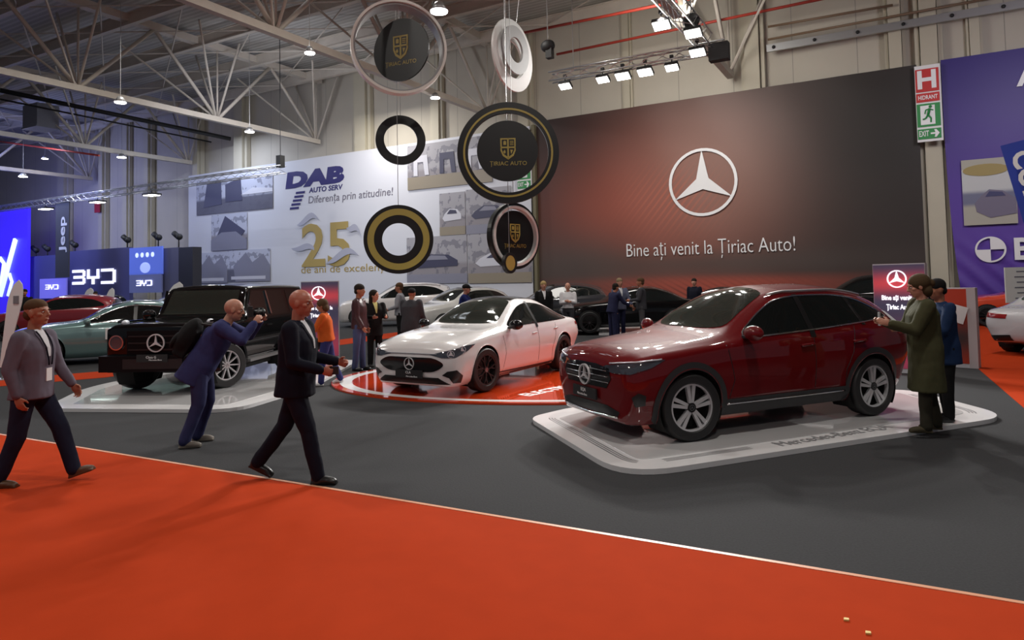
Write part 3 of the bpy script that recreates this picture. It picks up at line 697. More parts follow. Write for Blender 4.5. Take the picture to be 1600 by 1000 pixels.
def wheel(parent, x, side, y, R, wd, style, steer=0.0, rr=.69, rim=None):
    # tyre: lathe around y; side=+1 outer face towards +y
    e = bpy.data.objects.new('wheel', None); C.objects.link(e); e.parent = parent; e.location = (x, side*y, R); e.rotation_euler = (0, 0, steer)
    rin = R*rr; prof = [(rin*.97, -wd*.42), (rin*1.03, -wd*.5), (R*.93, -wd*.5), (R*.985, -wd*.42), (R, -wd*.25), (R, wd*.25), (R*.985, wd*.42), (R*.93, wd*.5), (rin*1.05, wd*.5), (rin*.99, wd*.44), (rin*.94, wd*.3), (rin*.90, -wd*.3)]
    n = 40; mb = MB(); vs = [(r*math.cos(2*PI*i/n), side*a, r*math.sin(2*PI*i/n)) for r, a in prof for i in range(n)]; k = len(prof)
    mb.add(vs, [(j*n+i, j*n+(i+1) % n, ((j+1) % k)*n+(i+1) % n, ((j+1) % k)*n+i) for j in range(k) for i in range(n)], True)
    sharpen(mb.build('tyre', M_TYRE, e), 40)
    m = MB(); r0 = rin; yo = side*wd*.40
    rm = rim or M_RIMS
    m.ring((0, 0), r0*.93, r0*1.0, yo-side*.03, yo+side*.012, 40)
    def spoke(a0, a1, ra, rb, w0, w1, th=.03, mm=None):
        mm = mm or m; c0 = Vector((ra*math.cos(a0), ra*math.sin(a0))); c1 = Vector((rb*math.cos(a1), rb*math.sin(a1))); t = (c1-c0).normalized(); nn = Vector((-t.y, t.x))
        mm.prism([tuple(c0+nn*w0), tuple(c1+nn*w1), tuple(c1-nn*w1), tuple(c0-nn*w0)], yo-side*.035, yo+side*.004)
    if style == 'split5':
        for i in range(5):
            a = 2*PI*i/5+PI/2
            for q in (-1, 1): spoke(a+q*.26, a+q*.15, r0*.20, r0*.95, r0*.06, r0*.085)
    elif style == 'multi':
        for i in range(7):
            a = 2*PI*i/7+.3
            spoke(a, a, r0*.15, r0*.6, r0*.035, r0*.03); spoke(a, a+.17, r0*.5, r0*.95, r0*.03, r0*.03); spoke(a, a-.17, r0*.5, r0*.95, r0*.03, r0*.03)
    elif style == 'ten':
        for i in range(10):
            a = 2*PI*i/10; spoke(a, a+.05, r0*.15, r0*.95, r0*.04, r0*.045)
    else:
        for i in range(5):
            a = 2*PI*i/5+PI/2; spoke(a, a, r0*.12, r0*.95, r0*.11, r0*.17)
    m.build('rim', rm, e)
    MB().disc((0, 0), r0*.95, -side*wd*.1-.01, -side*wd*.1+.01, 32).build('brake_disc', M_WELL if style != 'multi' else mat('brake_grey', (.06, .055, .055), .5), e)
    h = MB(); h.disc((0, 0), r0*.20, yo-side*.03, yo+side*.008, 20); h.build('hub', rm if style != 'split5' else M_TRIM, e)
    star_mb(MB(), (0, 0), r0*.12, yo+side*.008, yo+side*.012, .15).build('hub_star', M_CHROME, e)
    return e
def cut_arches(o, xs, R, y0, well, t):
    bm = bmesh.new(); bm.from_mesh(o.data)
    for x, zc in xs:
        dead = [f for f in bm.faces if all(abs(v.co.y) > y0-.1 for v in f.verts) and math.hypot(f.calc_center_median().x-x, f.calc_center_median().z-zc) < R]
        bmesh.ops.delete(bm, geom=dead, context='FACES')
        for v in bm.verts:
            if v.is_boundary:
                d = Vector((v.co.x-x, v.co.z-zc)); l = d.length
                if .5*R < l < 1.5*R and abs(v.co.y) > y0: v.co.x = x+d.x/l*R; v.co.z = zc+d.y/l*R
    bmesh.ops.delete(bm, geom=[v for v in bm.verts if not v.link_faces], context='VERTS')
    bm.to_mesh(o.data); bm.free()
    for x, zc in xs:
        for s in (1, -1):
            n = 28; mb = MB(); R2 = R+.004
            a0, a1 = -35, 215; P = [(x+R2*math.cos(math.radians(a0+(a1-a0)*i/n)), zc+R2*math.sin(math.radians(a0+(a1-a0)*i/n))) for i in range(n+1)]
            vs = [(p[0], s*y0, p[1]) for p in P]+[(p[0], s*.86, p[1]) for p in P]
            mb.add(vs, [(i, i+1, n+2+i, n+1+i) for i in range(n)], True)
            mb.add([(p[0], s*y0, p[1]) for p in P], [tuple(range(n+1))]); mb.build('wheel_well', well, t, fix=False)
    return o
def arc(cx, cz, R, a0, a1, n=16): return [(cx+R*math.cos(math.radians(a0+(a1-a0)*i/n)), cz+R*math.sin(math.radians(a0+(a1-a0)*i/n))) for i in range(n+1)]
# tables: x, zb, wl, wm, zm, ws, zs, wr, zr, zt
SUV = [(2.235, .36, .42, .58, .56, .55, .72, .40, .79, .80), (2.205, .25, .58, .72, .54, .68, .775, .50, .845, .865), (2.13, .20, .72, .81, .55, .77, .83, .56, .895, .925), (1.95, .19, .80, .875, .58, .835, .885, .61, .945, .98), (1.365, .20, .84, .905, .62, .872, .945, .67, 1.015, 1.05),
       (.98, .20, .845, .905, .66, .878, .975, .70, 1.055, 1.085), (.80, .20, .85, .905, .67, .88, .985, .715, 1.09, 1.135), (.40, .20, .85, .908, .68, .88, 1.0, .66, 1.31, 1.375), (.02, .20, .85, .91, .69, .88, 1.01, .60, 1.475, 1.555), (-.30, .20, .85, .91, .70, .88, 1.02, .585, 1.525, 1.605), (-.9, .20, .85, .91, .72, .875, 1.045, .575, 1.525, 1.61),
       (-1.365, .21, .84, .915, .74, .868, 1.07, .555, 1.475, 1.575), (-1.75, .23, .80, .905, .76, .85, 1.09, .53, 1.385, 1.50), (-1.93, .25, .77, .89, .77, .83, 1.09, .52, 1.30, 1.44), (-2.08, .30, .72, .85, .78, .80, 1.04, .56, 1.10, 1.17), (-2.17, .34, .66, .81, .78, .76, .98, .56, 1.02, 1.05), (-2.225, .42, .55, .70, .75, .66, .90, .50, .94, .96)]
COUPE = [(2.29, .30, .40, .55, .48, .50, .62, .36, .67, .68), (2.265, .21, .58, .70, .46, .64, .665, .46, .715, .73), (2.19, .16, .74, .80, .47, .75, .715, .53, .765, .79), (2.0, .15, .82, .875, .50, .82, .775, .60, .83, .86), (1.395, .16, .85, .92, .56, .86, .865, .68, .93, .965),
         (1.0, .16, .855, .915, .60, .86, .895, .71, .965, .995), (.78, .16, .86, .91, .61, .86, .905, .72, .99, 1.03), (.40, .16, .86, .91, .62, .855, .915, .66, 1.17, 1.235), (.0, .16, .86, .91, .63, .85, .93, .59, 1.34, 1.405), (-.35, .16, .86, .91, .64, .85, .94, .565, 1.395, 1.46), (-.8, .16, .86, .915, .65, .85, .95, .555, 1.375, 1.445),
         (-1.3, .17, .85, .925, .66, .845, .965, .56, 1.25, 1.33), (-1.7, .20, .82, .92, .67, .83, .975, .585, 1.09, 1.155), (-1.95, .24, .78, .90, .68, .81, .97, .61, 1.01, 1.04), (-2.2, .28, .72, .85, .68, .76, .945, .58, .98, 1.0), (-2.30, .32, .64, .78, .66, .70, .90, .54, .935, .95), (-2.35, .40, .50, .66, .62, .60, .82, .46, .85, .86)]
BOX = [(2.02, .42, .80, .86, .70, .86, 1.10, .76, 1.17, 1.19), (2.0, .40, .84, .90, .70, .89, 1.16, .78, 1.22, 1.24), (1.9, .38, .85, .91, .72, .90, 1.18, .79, 1.25, 1.27), (1.0, .38, .85, .91, .75, .90, 1.20, .80, 1.27, 1.30), (.86, .38, .85, .91, .75, .90, 1.21, .80, 1.28, 1.32), (.72, .38, .85, .91, .75, .90, 1.21, .79, 1.36, 1.40), (.42, .38, .85, .91, .75, .90, 1.22, .745, 1.84, 1.88), (.30, .38, .85, .91, .75, .90, 1.22, .735, 1.89, 1.945), (-1.0, .38, .85, .91, .75, .90, 1.22, .735, 1.90, 1.96), (-2.3, .40, .85, .91, .75, .90, 1.22, .735, 1.88, 1.94), (-2.36, .42, .84, .90, .75, .89, 1.22, .73, 1.84, 1.90), (-2.40, .45, .80, .87, .75, .86, 1.2, .70, 1.78, 1.82)]
def squeeze(tab, x0, kf, x1, kr): return [((x0+(r[0]-x0)*kf if r[0] > x0 else (x1+(r[0]-x1)*kr if r[0] < x1 else r[0])),)+tuple(r[1:]) for r in tab]
SUV = squeeze(SUV, 1.7, .78, -1.9, .85); COUPE = squeeze(COUPE, 1.75, .84, -9, 1)
def make_car(kind, name, label, paint, loc, heading, scale=1.0, detail=2, roofblack=False, wheelstyle='split5', rim=None, steer=0.0, group=None, glass=None, zs_=1.0):
    """local +x is the nose, +y the left side"""
    t = thing(name, label, 'car', loc, heading, group); t.scale = (scale,)*3
    tab, crn, wb, R, tw = {'suv': (SUV, (.28, .34), 1.365, .355, .235), 'coupe': (COUPE, (.30, .34), 1.395, .345, .24), 'box': (BOX, (.12, .14), 1.36, .385, .25)}[kind]
    nst = 100 if detail == 2 else 50
    o = car_mesh(tab, crn, nst, zs_).build('body_shell', [paint, M_WELL], t)
    for p in o.data.polygons: p.use_smooth = True
    S = Skin(o.data); zc = R
    ra = R+.045 if kind != 'box' else R+.07
    if detail == 2:
        cut_arches(o, [(wb, zc), (-wb, zc)], ra, .56, M_WELL, t)
        for x_ in (wb, -wb):
            lp = MB(); lp.path([h for h in (S.hit((x_+(ra+.004)*math.cos(math.radians(q)), 1, zc+(ra+.004)*math.sin(math.radians(q))), (0, -1, 0), .001) for q in range(-20, 201, 6)) if h is not None], .009, 5)
            for q in (lp, mirror_mb(lp)): q.build('arch_lip', M_TRIM if kind == 'box' else paint, t)
        lo_ = MB(); lo_.box((0, 0, .30), (2*wb-2*ra-.04, 1.3, .2)).build('underbody', M_WELL, t)
    else:
        for x in (wb, -wb):
            pm = S.patch(xz([(x+ra*math.cos(2*PI*i/24), max(.17, zc+ra*math.sin(2*PI*i/24))) for i in range(24)]), (0, -1, 0), .004, .09)
            pm.build('wheel_well', M_WELL, t); mirror_mb(pm).build('wheel_well', M_WELL, t)
    yt = .775 if kind == 'suv' else .785
    if kind == 'box': yt = .77
    for x, st in ((wb, steer), (-wb, 0)):
        for s in (1, -1): wheel(t, x, s, yt if detail == 2 else .80, R, tw, wheelstyle if detail == 2 else wheelstyle, st, .70 if kind != 'box' else .66, rim)
    gl = glass or M_GLASS; NY = (0, -1, 0); NZ = (0, 0, -1); NX = (-1, 0, 0); PX = (1, 0, 0)
    def both(nm, mb, m, lab=None):
        for q in (mb, mirror_mb(mb)):
            if q.v:
                ob = q.build(nm, m, t, fix=False)
    def one(nm, mb, m):
        if mb.v: mb.build(nm, m, t, fix=False)
    if kind == 'suv':
        dlo = [(.70, 1.035), (.30, 1.28), (.0, 1.425), (-.35, 1.475), (-1.0, 1.475), (-1.40, 1.41), (-1.68, 1.28), (-1.80, 1.185), (-1.4, 1.14), (-.3, 1.075)]
        pillars = [[(-.36, 1.0), (-.44, 1.0), (-.44, 1.49), (-.36, 1.49)], [(-1.25, 1.1), (-1.31, 1.1), (-1.24, 1.46), (-1.18, 1.46)]]
        ws = [(.80, .0), (.78, .35), (.68, .62), (.3, .56), (-.02, .50), (-.10, .25), (-.12, 0)]; roofx = (-.2, -1.7, .42); rear = [(-1.98, 1.40, .42), (-2.09, 1.15, .56)]
    elif kind == 'coupe':
        dlo = [(.66, .96), (.30, 1.14), (-.02, 1.285), (-.35, 1.34), (-.8, 1.315), (-1.25, 1.205), (-1.62, 1.045), (-1.72, .985), (-1.3, .975), (-.2, .965)]
        pillars = [[(-.34, .9), (-.42, .9), (-.44, 1.36), (-.36, 1.36)]]
        ws = [(.80, .0), (.76, .35), (.66, .64), (.3, .57), (-.06, .48), (-.14, .25), (-.16, 0)]; roofx = (-.2, -1.0, .46); rear = None
    else:
        Z = zs_
        dlo = None; pillars = []
        for poly in ([(.62, 1.27), (.42, 1.76), (.36, 1.80), (-.30, 1.80), (-.30, 1.27)], [(-.38, 1.27), (-.38, 1.80), (-1.22, 1.80), (-1.22, 1.27)], [(-1.36, 1.30), (-1.36, 1.79), (-2.2, 1.79), (-2.2, 1.30)]):
            both('side_window', S.patch(xz([(a, b*Z) for a, b in poly]), NY, .004, .09), gl)
        one('windscreen', S.patch([Vector((3, a, b*Z)) for a, b in [(-.70, 1.36), (.70, 1.36), (.68, 1.5), (.64, 1.83), (-.64, 1.83), (-.68, 1.5)]], NX, .004, .06), M_GLASSL)
        one('rear_window', S.patch([Vector((-3, a, b*Z)) for a, b in [(-.6, 1.4), (.6, 1.4), (.56, 1.8), (-.56, 1.8)]], PX, .004, .1), gl)
    if dlo:
        res = .05 if detail == 2 else .1
        both('side_window', S.patch(xz(smoothpoly(dlo, 3)), NY, .004, res), gl)
        if detail == 2:
            for pl in pillars: both('window_pillar', S.patch(xz(pl), NY, .007, .05), M_TRIM)
        w2 = ws+[(a, -b) for a, b in ws[-2:0:-1]]
        one('windscreen', S.patch([Vector((a, b, 2)) for a, b in smoothpoly(w2, 3)], NZ, .004, res), M_GLASSL if detail == 2 else gl)
        if kind == 'suv':
            one('rear_window', S.patch([Vector((-3, a, b)) for a, b in smoothpoly([(-.58, 1.16), (.58, 1.16), (.50, 1.36), (.3, 1.41), (-.3, 1.41), (-.50, 1.36)], 3)], PX, .004, res), gl)
        else:
            one('rear_window', S.patch([Vector((a, b, 2)) for a, b in smoothpoly([(-1.02, -.40), (-1.0, 0), (-1.02, .40), (-1.65, .50), (-1.74, 0), (-1.65, -.50)], 3)], NZ, .004, res), gl)
        if roofblack:
            ry = roofx[2]; one('roof_panel', S.patch([Vector((a, b, 2)) for a, b in [(-.10, -ry), (-.15, 0), (-.10, ry), (-.98, ry-.04), (-.98, -ry+.04)]], NZ, .005, .06), M_DBLK)
    return t, S, both, one
D45 = Vector((-.72, -.69, 0))
# ---- dark red SUV
M_RED = mat('paint_dark_red', (.135, .004, .006), .5, metal=.0, coat=1, spec=.04)
def wheelpos(F, R_, track=.80):
    F = Vector(F); R_ = Vector(R_); h = (F-R_).normalized(); left = Vector((-h.y, h.x)); ang = math.atan2(h.y, h.x); mid = (F+R_)/2
    return mid, left, ang, (F-R_).length
F, R_ = onz(1086, 691, .055).xy, onz(1371, 650, .055).xy
mid, left, ang, wbm = wheelpos(F, R_)
sc = 1.01; mid = mid-left*.90*sc
t, S, both, one = make_car('suv', 'suv_car', 'glossy dark red SUV parked on the white platform in front', M_RED, (mid.x, mid.y, .054), ang, sc, 2, False, 'split5', None, -.10)
RED = t; NY = (0, -1, 0); NX = (-1, 0, 0)
ROUT = .40
for cx_ in (1.365, -1.365):
    ringp = arc(cx_, .355, .475, -22, 202, 24)+arc(cx_, .355, .395, 202, -22, 24)
    both('arch_cladding', S.patch(xz(ringp), NY, .008, .05), M_CLAD)
both('sill_cladding', S.patch(xz([(.93, .22), (.93, .40), (-.93, .40), (-.93, .22)]), NY, .009, .07), M_CLAD)
both('sill_trim', S.line(xz([(.90, .35), (-.88, .35)]), NY, .011, .012), M_CHROME)
both('window_trim', S.line(xz(smoothpoly([(.70, 1.035), (.30, 1.28), (.0, 1.425), (-.35, 1.475), (-1.0, 1.475), (-1.40, 1.41), (-1.68, 1.28), (-1.80, 1.185), (-1.4, 1.14), (-.3, 1.075)], 4)), NY, .010, .006, closed=True), M_CHROME)
for ln in ([(.88, .98), (.80, .60), (.86, .42)], [(-.40, 1.06), (-.40, .42)], [(-1.10, 1.1), (-1.02, .80), (-.90, .60), (-.90, .42)]):
    both('door_gap', S.line(xz(ln), NY, .005, .0), M_TRIM)
for xh in (-.18, -1.02): both('door_handle', S.line(xz([(xh, .915), (xh-.2, .925)]), NY, .016, .018), M_RED)
both('roof_rail', S.line([Vector((a, b, 2)) for a, b in [(.0, .56), (-.3, .56), (-.9, .55), (-1.6, .50)]], (0, 0, -1), .016, .02), M_ALU)
both('headlamp', S.patch([Vector(p) for p in [(2.25, .42, .765), (2.2, .60, .73), (2.05, .76, .735), (1.86, .86, .80), (1.72, .90, .875), (1.9, .84, .862), (2.1, .72, .835), (2.22, .50, .80)]], D45, .006, .03), M_LAMP)
both('headlamp_led', S.line([Vector(p) for p in [(2.2, .56, .825), (2.0, .78, .853), (1.76, .88, .878)]], D45, .009, .012, .04), M_LED)
both('air_vent', S.patch([Vector(p) for p in [(2.02, .78, .40), (1.94, .84, .42), (1.93, .85, .52), (1.98, .80, .55), (2.04, .76, .50)]], D45, .006, .04), M_TRIM)
gp = [(-.42, .56), (-.50, .66), (-.46, .77), (-.2, .80), (.2, .80), (.46, .77), (.50, .66), (.42, .56)]
one('grille', S.patch([Vector((3, a, b)) for a, b in gp], NX, .006, .035), M_DBLK)
one('lower_grille', S.patch([Vector((3, a, b)) for a, b in [(-.56, .27), (-.60, .33), (-.40, .38), (.40, .38), (.60, .33), (.56, .27)]], NX, .006, .05), M_TRIM)
one('bumper_trim', S.line([Vector((3, -.56, .27)), Vector((3, 0, .25)), Vector((3, .56, .27))], NX, .012, .01), M_CHROME)
star_mb(MB(), (0, .665), .115, 2.144, 2.167, .12, 'yz').build('front_star', mat('emblem_silver', (.70, .70, .72), .3, .3), t)
for k in range(3): one('grille_slat', S.line([Vector((3, -.46+.02*k, .62+.06*k)), Vector((3, .46-.02*k, .62+.06*k))], NX, .005, .010), M_CHROME)
pl = MB().box((2.157, 0, .47), (.02, .5, .115)).build('number_plate', M_BLACK, t)
o = lettering('plate_lettering', 'EQA', M_WLETTER, pl, .055, (2.169, -.07, .475), (PI/2, 0, PI/2), .001)
o = lettering('plate_lettering', 'Mercedes-Benz', M_WLETTER, pl, .035, (2.169, -.15, .43), (PI/2, 0, PI/2), .001)
def mirrors(t, paint, x, y, z):
    for s in (1, -1):
        m = MB(); m.ball((x, s*(y+.12), z), (.075, .125, .085), 14, 10, M=Matrix.Rotation(s*.15, 3, 'Z')); o = m.build('mirror', paint, t)
        MB().box((x-.01, s*(y+.02), z-.05), (.07, .12, .03)).build('mirror_foot', M_TRIM, o)
mirrors(t, M_RED, .60, .86, 1.10)
both('tail_lamp', S.patch([Vector(p) for p in [(-2.15, .50, 1.0), (-2.0, .80, .97), (-1.85, .86, .96), (-1.85, .86, 1.05), (-2.0, .80, 1.06), (-2.15, .5, 1.05)]], (.72, -.69, 0), .006, .04), M_TAIL)
both('rear_sticker', S.patch(xz([(-1.83, 1.12), (-1.93, 1.10), (-1.90, 1.23), (-1.82, 1.25)]), NY, .009, .05), mat('sticker_grey', (.6, .6, .62), .4))
# ---- white saloon
M_WPAINT = mat('paint_white', (.74, .72, .72), .2, coat=1)
F, R_ = onz(762, 612, .03).xy, onz(882, 578, .03).xy
mid, left, ang, wbm = wheelpos(F, R_); sc = 1.0; mid = mid-left*.90*sc
t, S, both, one = make_car('coupe', 'saloon_car', 'white four-door saloon with black roof on the orange platform', M_WPAINT, (mid.x, mid.y, .031), ang, 1.01, 2, True, 'multi', M_RIMD, -.12)
WHITE = t
both('headlamp', S.patch([Vector(p) for p in [(2.28, .44, .645), (2.2, .60, .60), (2.08, .74, .60), (1.88, .85, .69), (1.72, .90, .775), (1.9, .84, .77), (2.1, .72, .72), (2.2, .60, .69)]], D45, .005, .03), M_LAMP)
for c_ in ((2.12, .70, .655), (1.97, .80, .71)):
    h = S.hit(Vector(c_), D45.normalized(), .012)
    if h is not None:
        nrm_ = -D45.normalized(); q = nrm_.to_track_quat('Y', 'Z').to_matrix()
        for s in (1, -1):
            m = MB(); star_mb(m, (0, 0), .055, -.004, .004, .12, inner=.25); m.v = [tuple(q @ Vector(v)+h) for v in m.v]
            (m if s == 1 else mirror_mb(m)).build('headlamp_star', M_LED, t)
gpoly = smoothpoly([(-.66, .50), (-.45, .38), (.45, .38), (.66, .50), (.46, .60), (-.46, .60)], 4)
one('grille', S.patch([Vector((3, a, b)) for a, b in gpoly], NX, .006, .035), M_DBLK)
one('front_light_bar', S.line([Vector((3, -.50, .655)), Vector((3, 0, .655)), Vector((3, .50, .655))], NX, .008, .006), mat('lightbar_grey', (.35, .36, .40), .3))
one('lower_grille', S.patch([Vector((3, a, b)) for a, b in [(-.70, .20), (-.52, .30), (.52, .30), (.70, .20)]], NX, .007, .05), M_TRIM)
both('air_vent', S.patch([Vector(p) for p in [(2.1, .72, .22), (2.0, .80, .22), (1.98, .82, .33), (2.06, .76, .42), (2.16, .66, .40), (2.2, .60, .34), (2.14, .68, .30)]], D45, .006, .03), M_TRIM)
star_mb(MB(), (0, .50), .095, 2.232, 2.249, .10, 'yz').build('front_star', mat('emblem_silver', (.70, .70, .72), .3, .3), t)
pl = MB().box((2.244, 0, .345), (.02, .52, .12)).build('number_plate', M_BLACK, t)
lettering('plate_lettering', 'CLA', M_WLETTER, pl, .055, (2.256, -.06, .35), (PI/2, 0, PI/2), .001)
lettering('plate_lettering', 'Mercedes-Benz', M_WLETTER, pl, .035, (2.256, -.05, .295), (PI/2, 0, PI/2), .001)
mirrors(t, M_DBLK, .58, .85, 1.0)
both('door_handle', S.line(xz([(-.15, .80), (-.33, .81)]), NY, .010, .006), M_WPAINT); both('door_handle', S.line(xz([(-1.0, .83), (-1.17, .84)]), NY, .010, .006), M_WPAINT)
for ln in ([(.86, .90), (.80, .55), (.86, .26)], [(-.38, .95), (-.38, .26)], [(-1.12, .96), (-1.04, .72), (-.92, .5), (-.92, .28)], [(1.0, .25), (-1.0, .22)]):
    both('door_gap', S.line(xz(ln), NY, .004 if len(ln) > 1 and ln[0][1] > .3 else .012, .0), M_TRIM)
both('sill_skirt', S.patch(xz([(.96, .15), (.96, .215), (-.96, .235), (-.96, .15)]), NY, .006, .07), M_TRIM)
both('rear_diffuser', S.patch([Vector(p) for p in [(-2.3, .3, .42), (-2.3, .3, .30), (-1.95, .80, .26), (-1.9, .84, .34)]], (.72, -.69, 0), .008, .05), M_TRIM)
both('tail_lamp', S.patch([Vector(p) for p in [(-2.34, .40, .80), (-2.2, .70, .82), (-2.05, .82, .84), (-2.05, .82, .90), (-2.2, .70, .89), (-2.34, .4, .86)]], (.72, -.69, 0), .006, .04), M_TAIL)
# ---- black off-roader
M_BPAINT = mat('paint_black', (.004, .004, .0045), .08, coat=.0, spec=.45)
F = onz(357, 605, .055).xy; G0 = onz(200, 612, .055).xy
ang = math.radians(-93.5); h = Vector((math.cos(ang), math.sin(ang))); left = Vector((-h.y, h.x))
mid = F - left*.86 - h*1.36
GZ = .915
t, S, both, one = make_car('box', 'off_road_car', 'black boxy off-road car with round headlights on white platform', M_BPAINT, (mid.x, mid.y, .055), ang, 1.0, 2, False, 'ten', M_RIMS, -.50, zs_=GZ)
GCAR = t
for cx_ in (1.36, -1.36):
    for s in (1, -1):
        m = MB(); a_ = arc(cx_, .385, .52, -5, 185, 20); b_ = arc(cx_, .385, .445, 185, -5, 20); m.prism(a_+b_, s*.82, s*.97); m.build('wheel_arch', M_DBLK, t)
M_GFR = mat('bumper_black', (.006, .006, .007), .3, spec=.12)
front = MB().box((2.08, 0, .56*GZ), (.20, 1.84, .26)).build('front_bumper', M_GFR, t)
MB().box((2.19, 0, .56*GZ), (.02, 1.0, .16)).build('bumper_intake', M_TRIM, front)
MB().box((2.045, 0, .92*GZ), (.05, 1.02, .40)).build('grille', M_GFR, t)
for k in range(3): MB().box((2.075, 0, (.80+.12*k)*GZ), (.02, .96, .025)).build('grille_slat', M_TRIM, t)
star_mb(MB(), (0, .92*GZ), .15, 2.09, 2.11, .13, 'yz').build('front_star', mat('emblem_silver', (.70, .70, .72), .3, .3), t)
for s in (1, -1):
    hb = MB().disc((s*.70, .93*GZ), .125, 2.0, 2.05, 28, 'yz').build('headlamp', M_LAMP, t)
    MB().ring((s*.70, .93*GZ), .105, .125, 2.045, 2.065, 28, 'yz').build('headlamp_ring', M_CHROME, hb)
    MB().box((2.0, s*.72, .62*GZ), (.30, .30, .10)).build('bumper_corner', M_GFR, t)
    MB().ball((1.75, s*.74, 1.27*GZ), (.09, .05, .05), 10, 6).build('indicator', M_LED, t)
    MB().box((0, s*.955, .44*GZ), (1.7, .14, .05)).build('side_step', M_ALU, t)
    MB().box((-.45, s*.925, .80*GZ), (3.5, .035, .07)).build('side_moulding', M_TRIM, t)
    MB().box((-.45, s*.945, .80*GZ), (3.5, .012, .02)).build('moulding_trim', M_CHROME, t)
    m = MB(); m.ball((.55, s*1.06, 1.36*GZ), (.07, .13, .10), 12, 8); m.build('mirror', M_BPAINT, t)
    MB().box((.47, s*.80, 1.60*GZ), (.04, .03, .5*GZ), M=Matrix.Rotation(-.38, 3, 'Y')).build('windscreen_pillar', M_BPAINT, t)
    MB().box((-.34, s*.835, 1.55*GZ), (.05, .03, .52*GZ), M=Matrix.Rotation(s*.28, 3, 'X')).build('door_pillar', M_CHROME if s == 1 else M_BPAINT, t)  # left pillar is chrome to stand in for a light reflection
    for xd in (-.2, -1.2): MB().box((xd, s*.935, 1.08*GZ), (.2, .03, .03)).build('door_handle', M_CHROME, t)
    MB().box((1.2, s*.80, 1.285*GZ), (1.3, .03, .03)).build('bonnet_edge', M_BPAINT, t)
pl = MB().box((2.2, .0, .66*GZ), (.02, .52, .12)).build('number_plate', M_BLACK, t)
lettering('plate_lettering', 'Clasa G', M_WLETTER, pl, .055, (2.212, -.1, .66*GZ), (PI/2, 0, PI/2), .001)
lettering('plate_lettering', 'Mercedes-Benz', M_WLETTER, pl, .035, (2.212, -.05, .62*GZ), (PI/2, 0, PI/2), .001)
sp = MB(); n = 32; sp.disc((0, 1.0*GZ), .36, -2.42, -2.64, 32, 'yz'); sp.build('spare_wheel_cover', M_BPAINT, t)
# ---- teal saloon and the cars of the background
M_TEAL = mat('paint_teal', (.16, .27, .27), .25, metal=.3, coat=1)
def bg(kind, name, label, paint, px, py, hd, scale=1.0, z=0.0, **k):
    p = onz(px, py); return make_car(kind, name, label, paint, (p.x, p.y, z), math.radians(hd), scale, **k)
t, S, both, one = bg('coupe', 'saloon_car', 'teal green saloon with a white price sheet on its door', M_TEAL, 185, 562, 207, 1.03, detail=2, wheelstyle='ten', rim=M_RIMD)
MB().box((.05, .925, .70), (.34, .02, .26)).build('price_sheet', M_WHITE, t)
both('headlamp', S.patch([Vector(p) for p in [(2.2, .60, .60), (2.08, .74, .60), (1.72, .90, .775), (1.9, .84, .77), (2.2, .60, .69)]], D45, .005, .05), M_LAMP)
both('window_trim', S.line(xz(smoothpoly([(.66, .96), (.30, 1.14), (-.02, 1.285), (-.35, 1.34), (-.8, 1.315), (-1.25, 1.205), (-1.62, 1.045), (-1.72, .985), (-1.3, .975), (-.2, .965)], 3)), NY, .010, .006, closed=True), M_CHROME)
mirrors(t, M_TEAL, .58, .85, 1.0)
M_DRED = mat('paint_maroon', (.22, .012, .02), .25, coat=1); M_DGREY = mat('paint_dark_grey', (.03, .03, .035), .15, coat=1); M_SILV = mat('paint_silver', (.42, .43, .45), .25, metal=.5, coat=1)
M_ORP = mat('paint_orange_red', (.62, .05, .01), .2, coat=1)
BG = dict(detail=1, wheelstyle='ten', rim=M_RIMD)
bg('suv', 'suv_car', 'dark red SUV far left behind the man in the grey blazer', M_DRED, 95, 528, 190, 1.0, **BG)
bg('coupe', 'saloon_car', 'silver blue car between the teal saloon and the black off-roader', M_SILV, 262, 512, 195, 1.0, **BG)
bg('coupe', 'saloon_car', 'dark low car parked below the blue stand screens', M_DGREY, 165, 495, 190, 1.0, **BG)
t, S, both, one = bg('suv', 'suv_car', 'large white SUV parked before the mural behind the standing visitors', M_WPAINT, 622, 508, 188, 1.12, **BG)
both('roof_rail', S.line([Vector((a, b, 2)) for a, b in [(.0, .56), (-.3, .56), (-.9, .55), (-1.6, .50)]], (0, 0, -1), .02, .03), M_ALU)
bg('suv', 'suv_car', 'white car with dark windscreen behind the white saloon bonnet', mat('paint_pearl', (.55, .55, .53), .25, coat=1), 715, 519, 225, 1.0, **BG)
bg('suv', 'van_car', 'black people carrier behind the roof end of the white saloon', M_DGREY, 862, 508, 190, 1.02, **BG)
bg('coupe', 'saloon_car', 'black car parked behind the men shaking hands', M_BPAINT, 978, 519, 185, 1.0, z=.061, **BG)
bg('coupe', 'saloon_car', 'black sports car behind the man in the grey suit', M_BPAINT, 1118, 505, 195, .95, **BG)
bg('suv', 'suv_car', 'black SUV seen over the back of the dark red SUV', M_BPAINT, 1345, 512, 155, 1.08, **BG)
bg('suv', 'suv_car', 'bright orange-red SUV before the purple banner', M_ORP, 1614, 508, 152, .95, **BG)
t, S, both, one = bg('coupe', 'hatchback_car', 'silver white car with red tail lamp at the right edge', mat('paint_pale', (.52, .52, .55), .22, coat=1), 1704, 548, 24, 1.0, detail=2, wheelstyle='split5', rim=M_RIMD)
both('tail_lamp', S.patch([Vector(p) for p in [(-2.34, .30, .78), (-2.2, .70, .80), (-2.05, .82, .82), (-2.05, .82, .92), (-2.2, .70, .90), (-2.34, .3, .87)]], (.72, -.69, 0), .006, .04), M_TAIL)
both('rear_bumper_trim', S.patch([Vector(p) for p in [(-2.3, .2, .45), (-2.3, .2, .33), (-1.95, .80, .28), (-1.9, .84, .38)]], (.72, -.69, 0), .008, .05), M_TRIM)
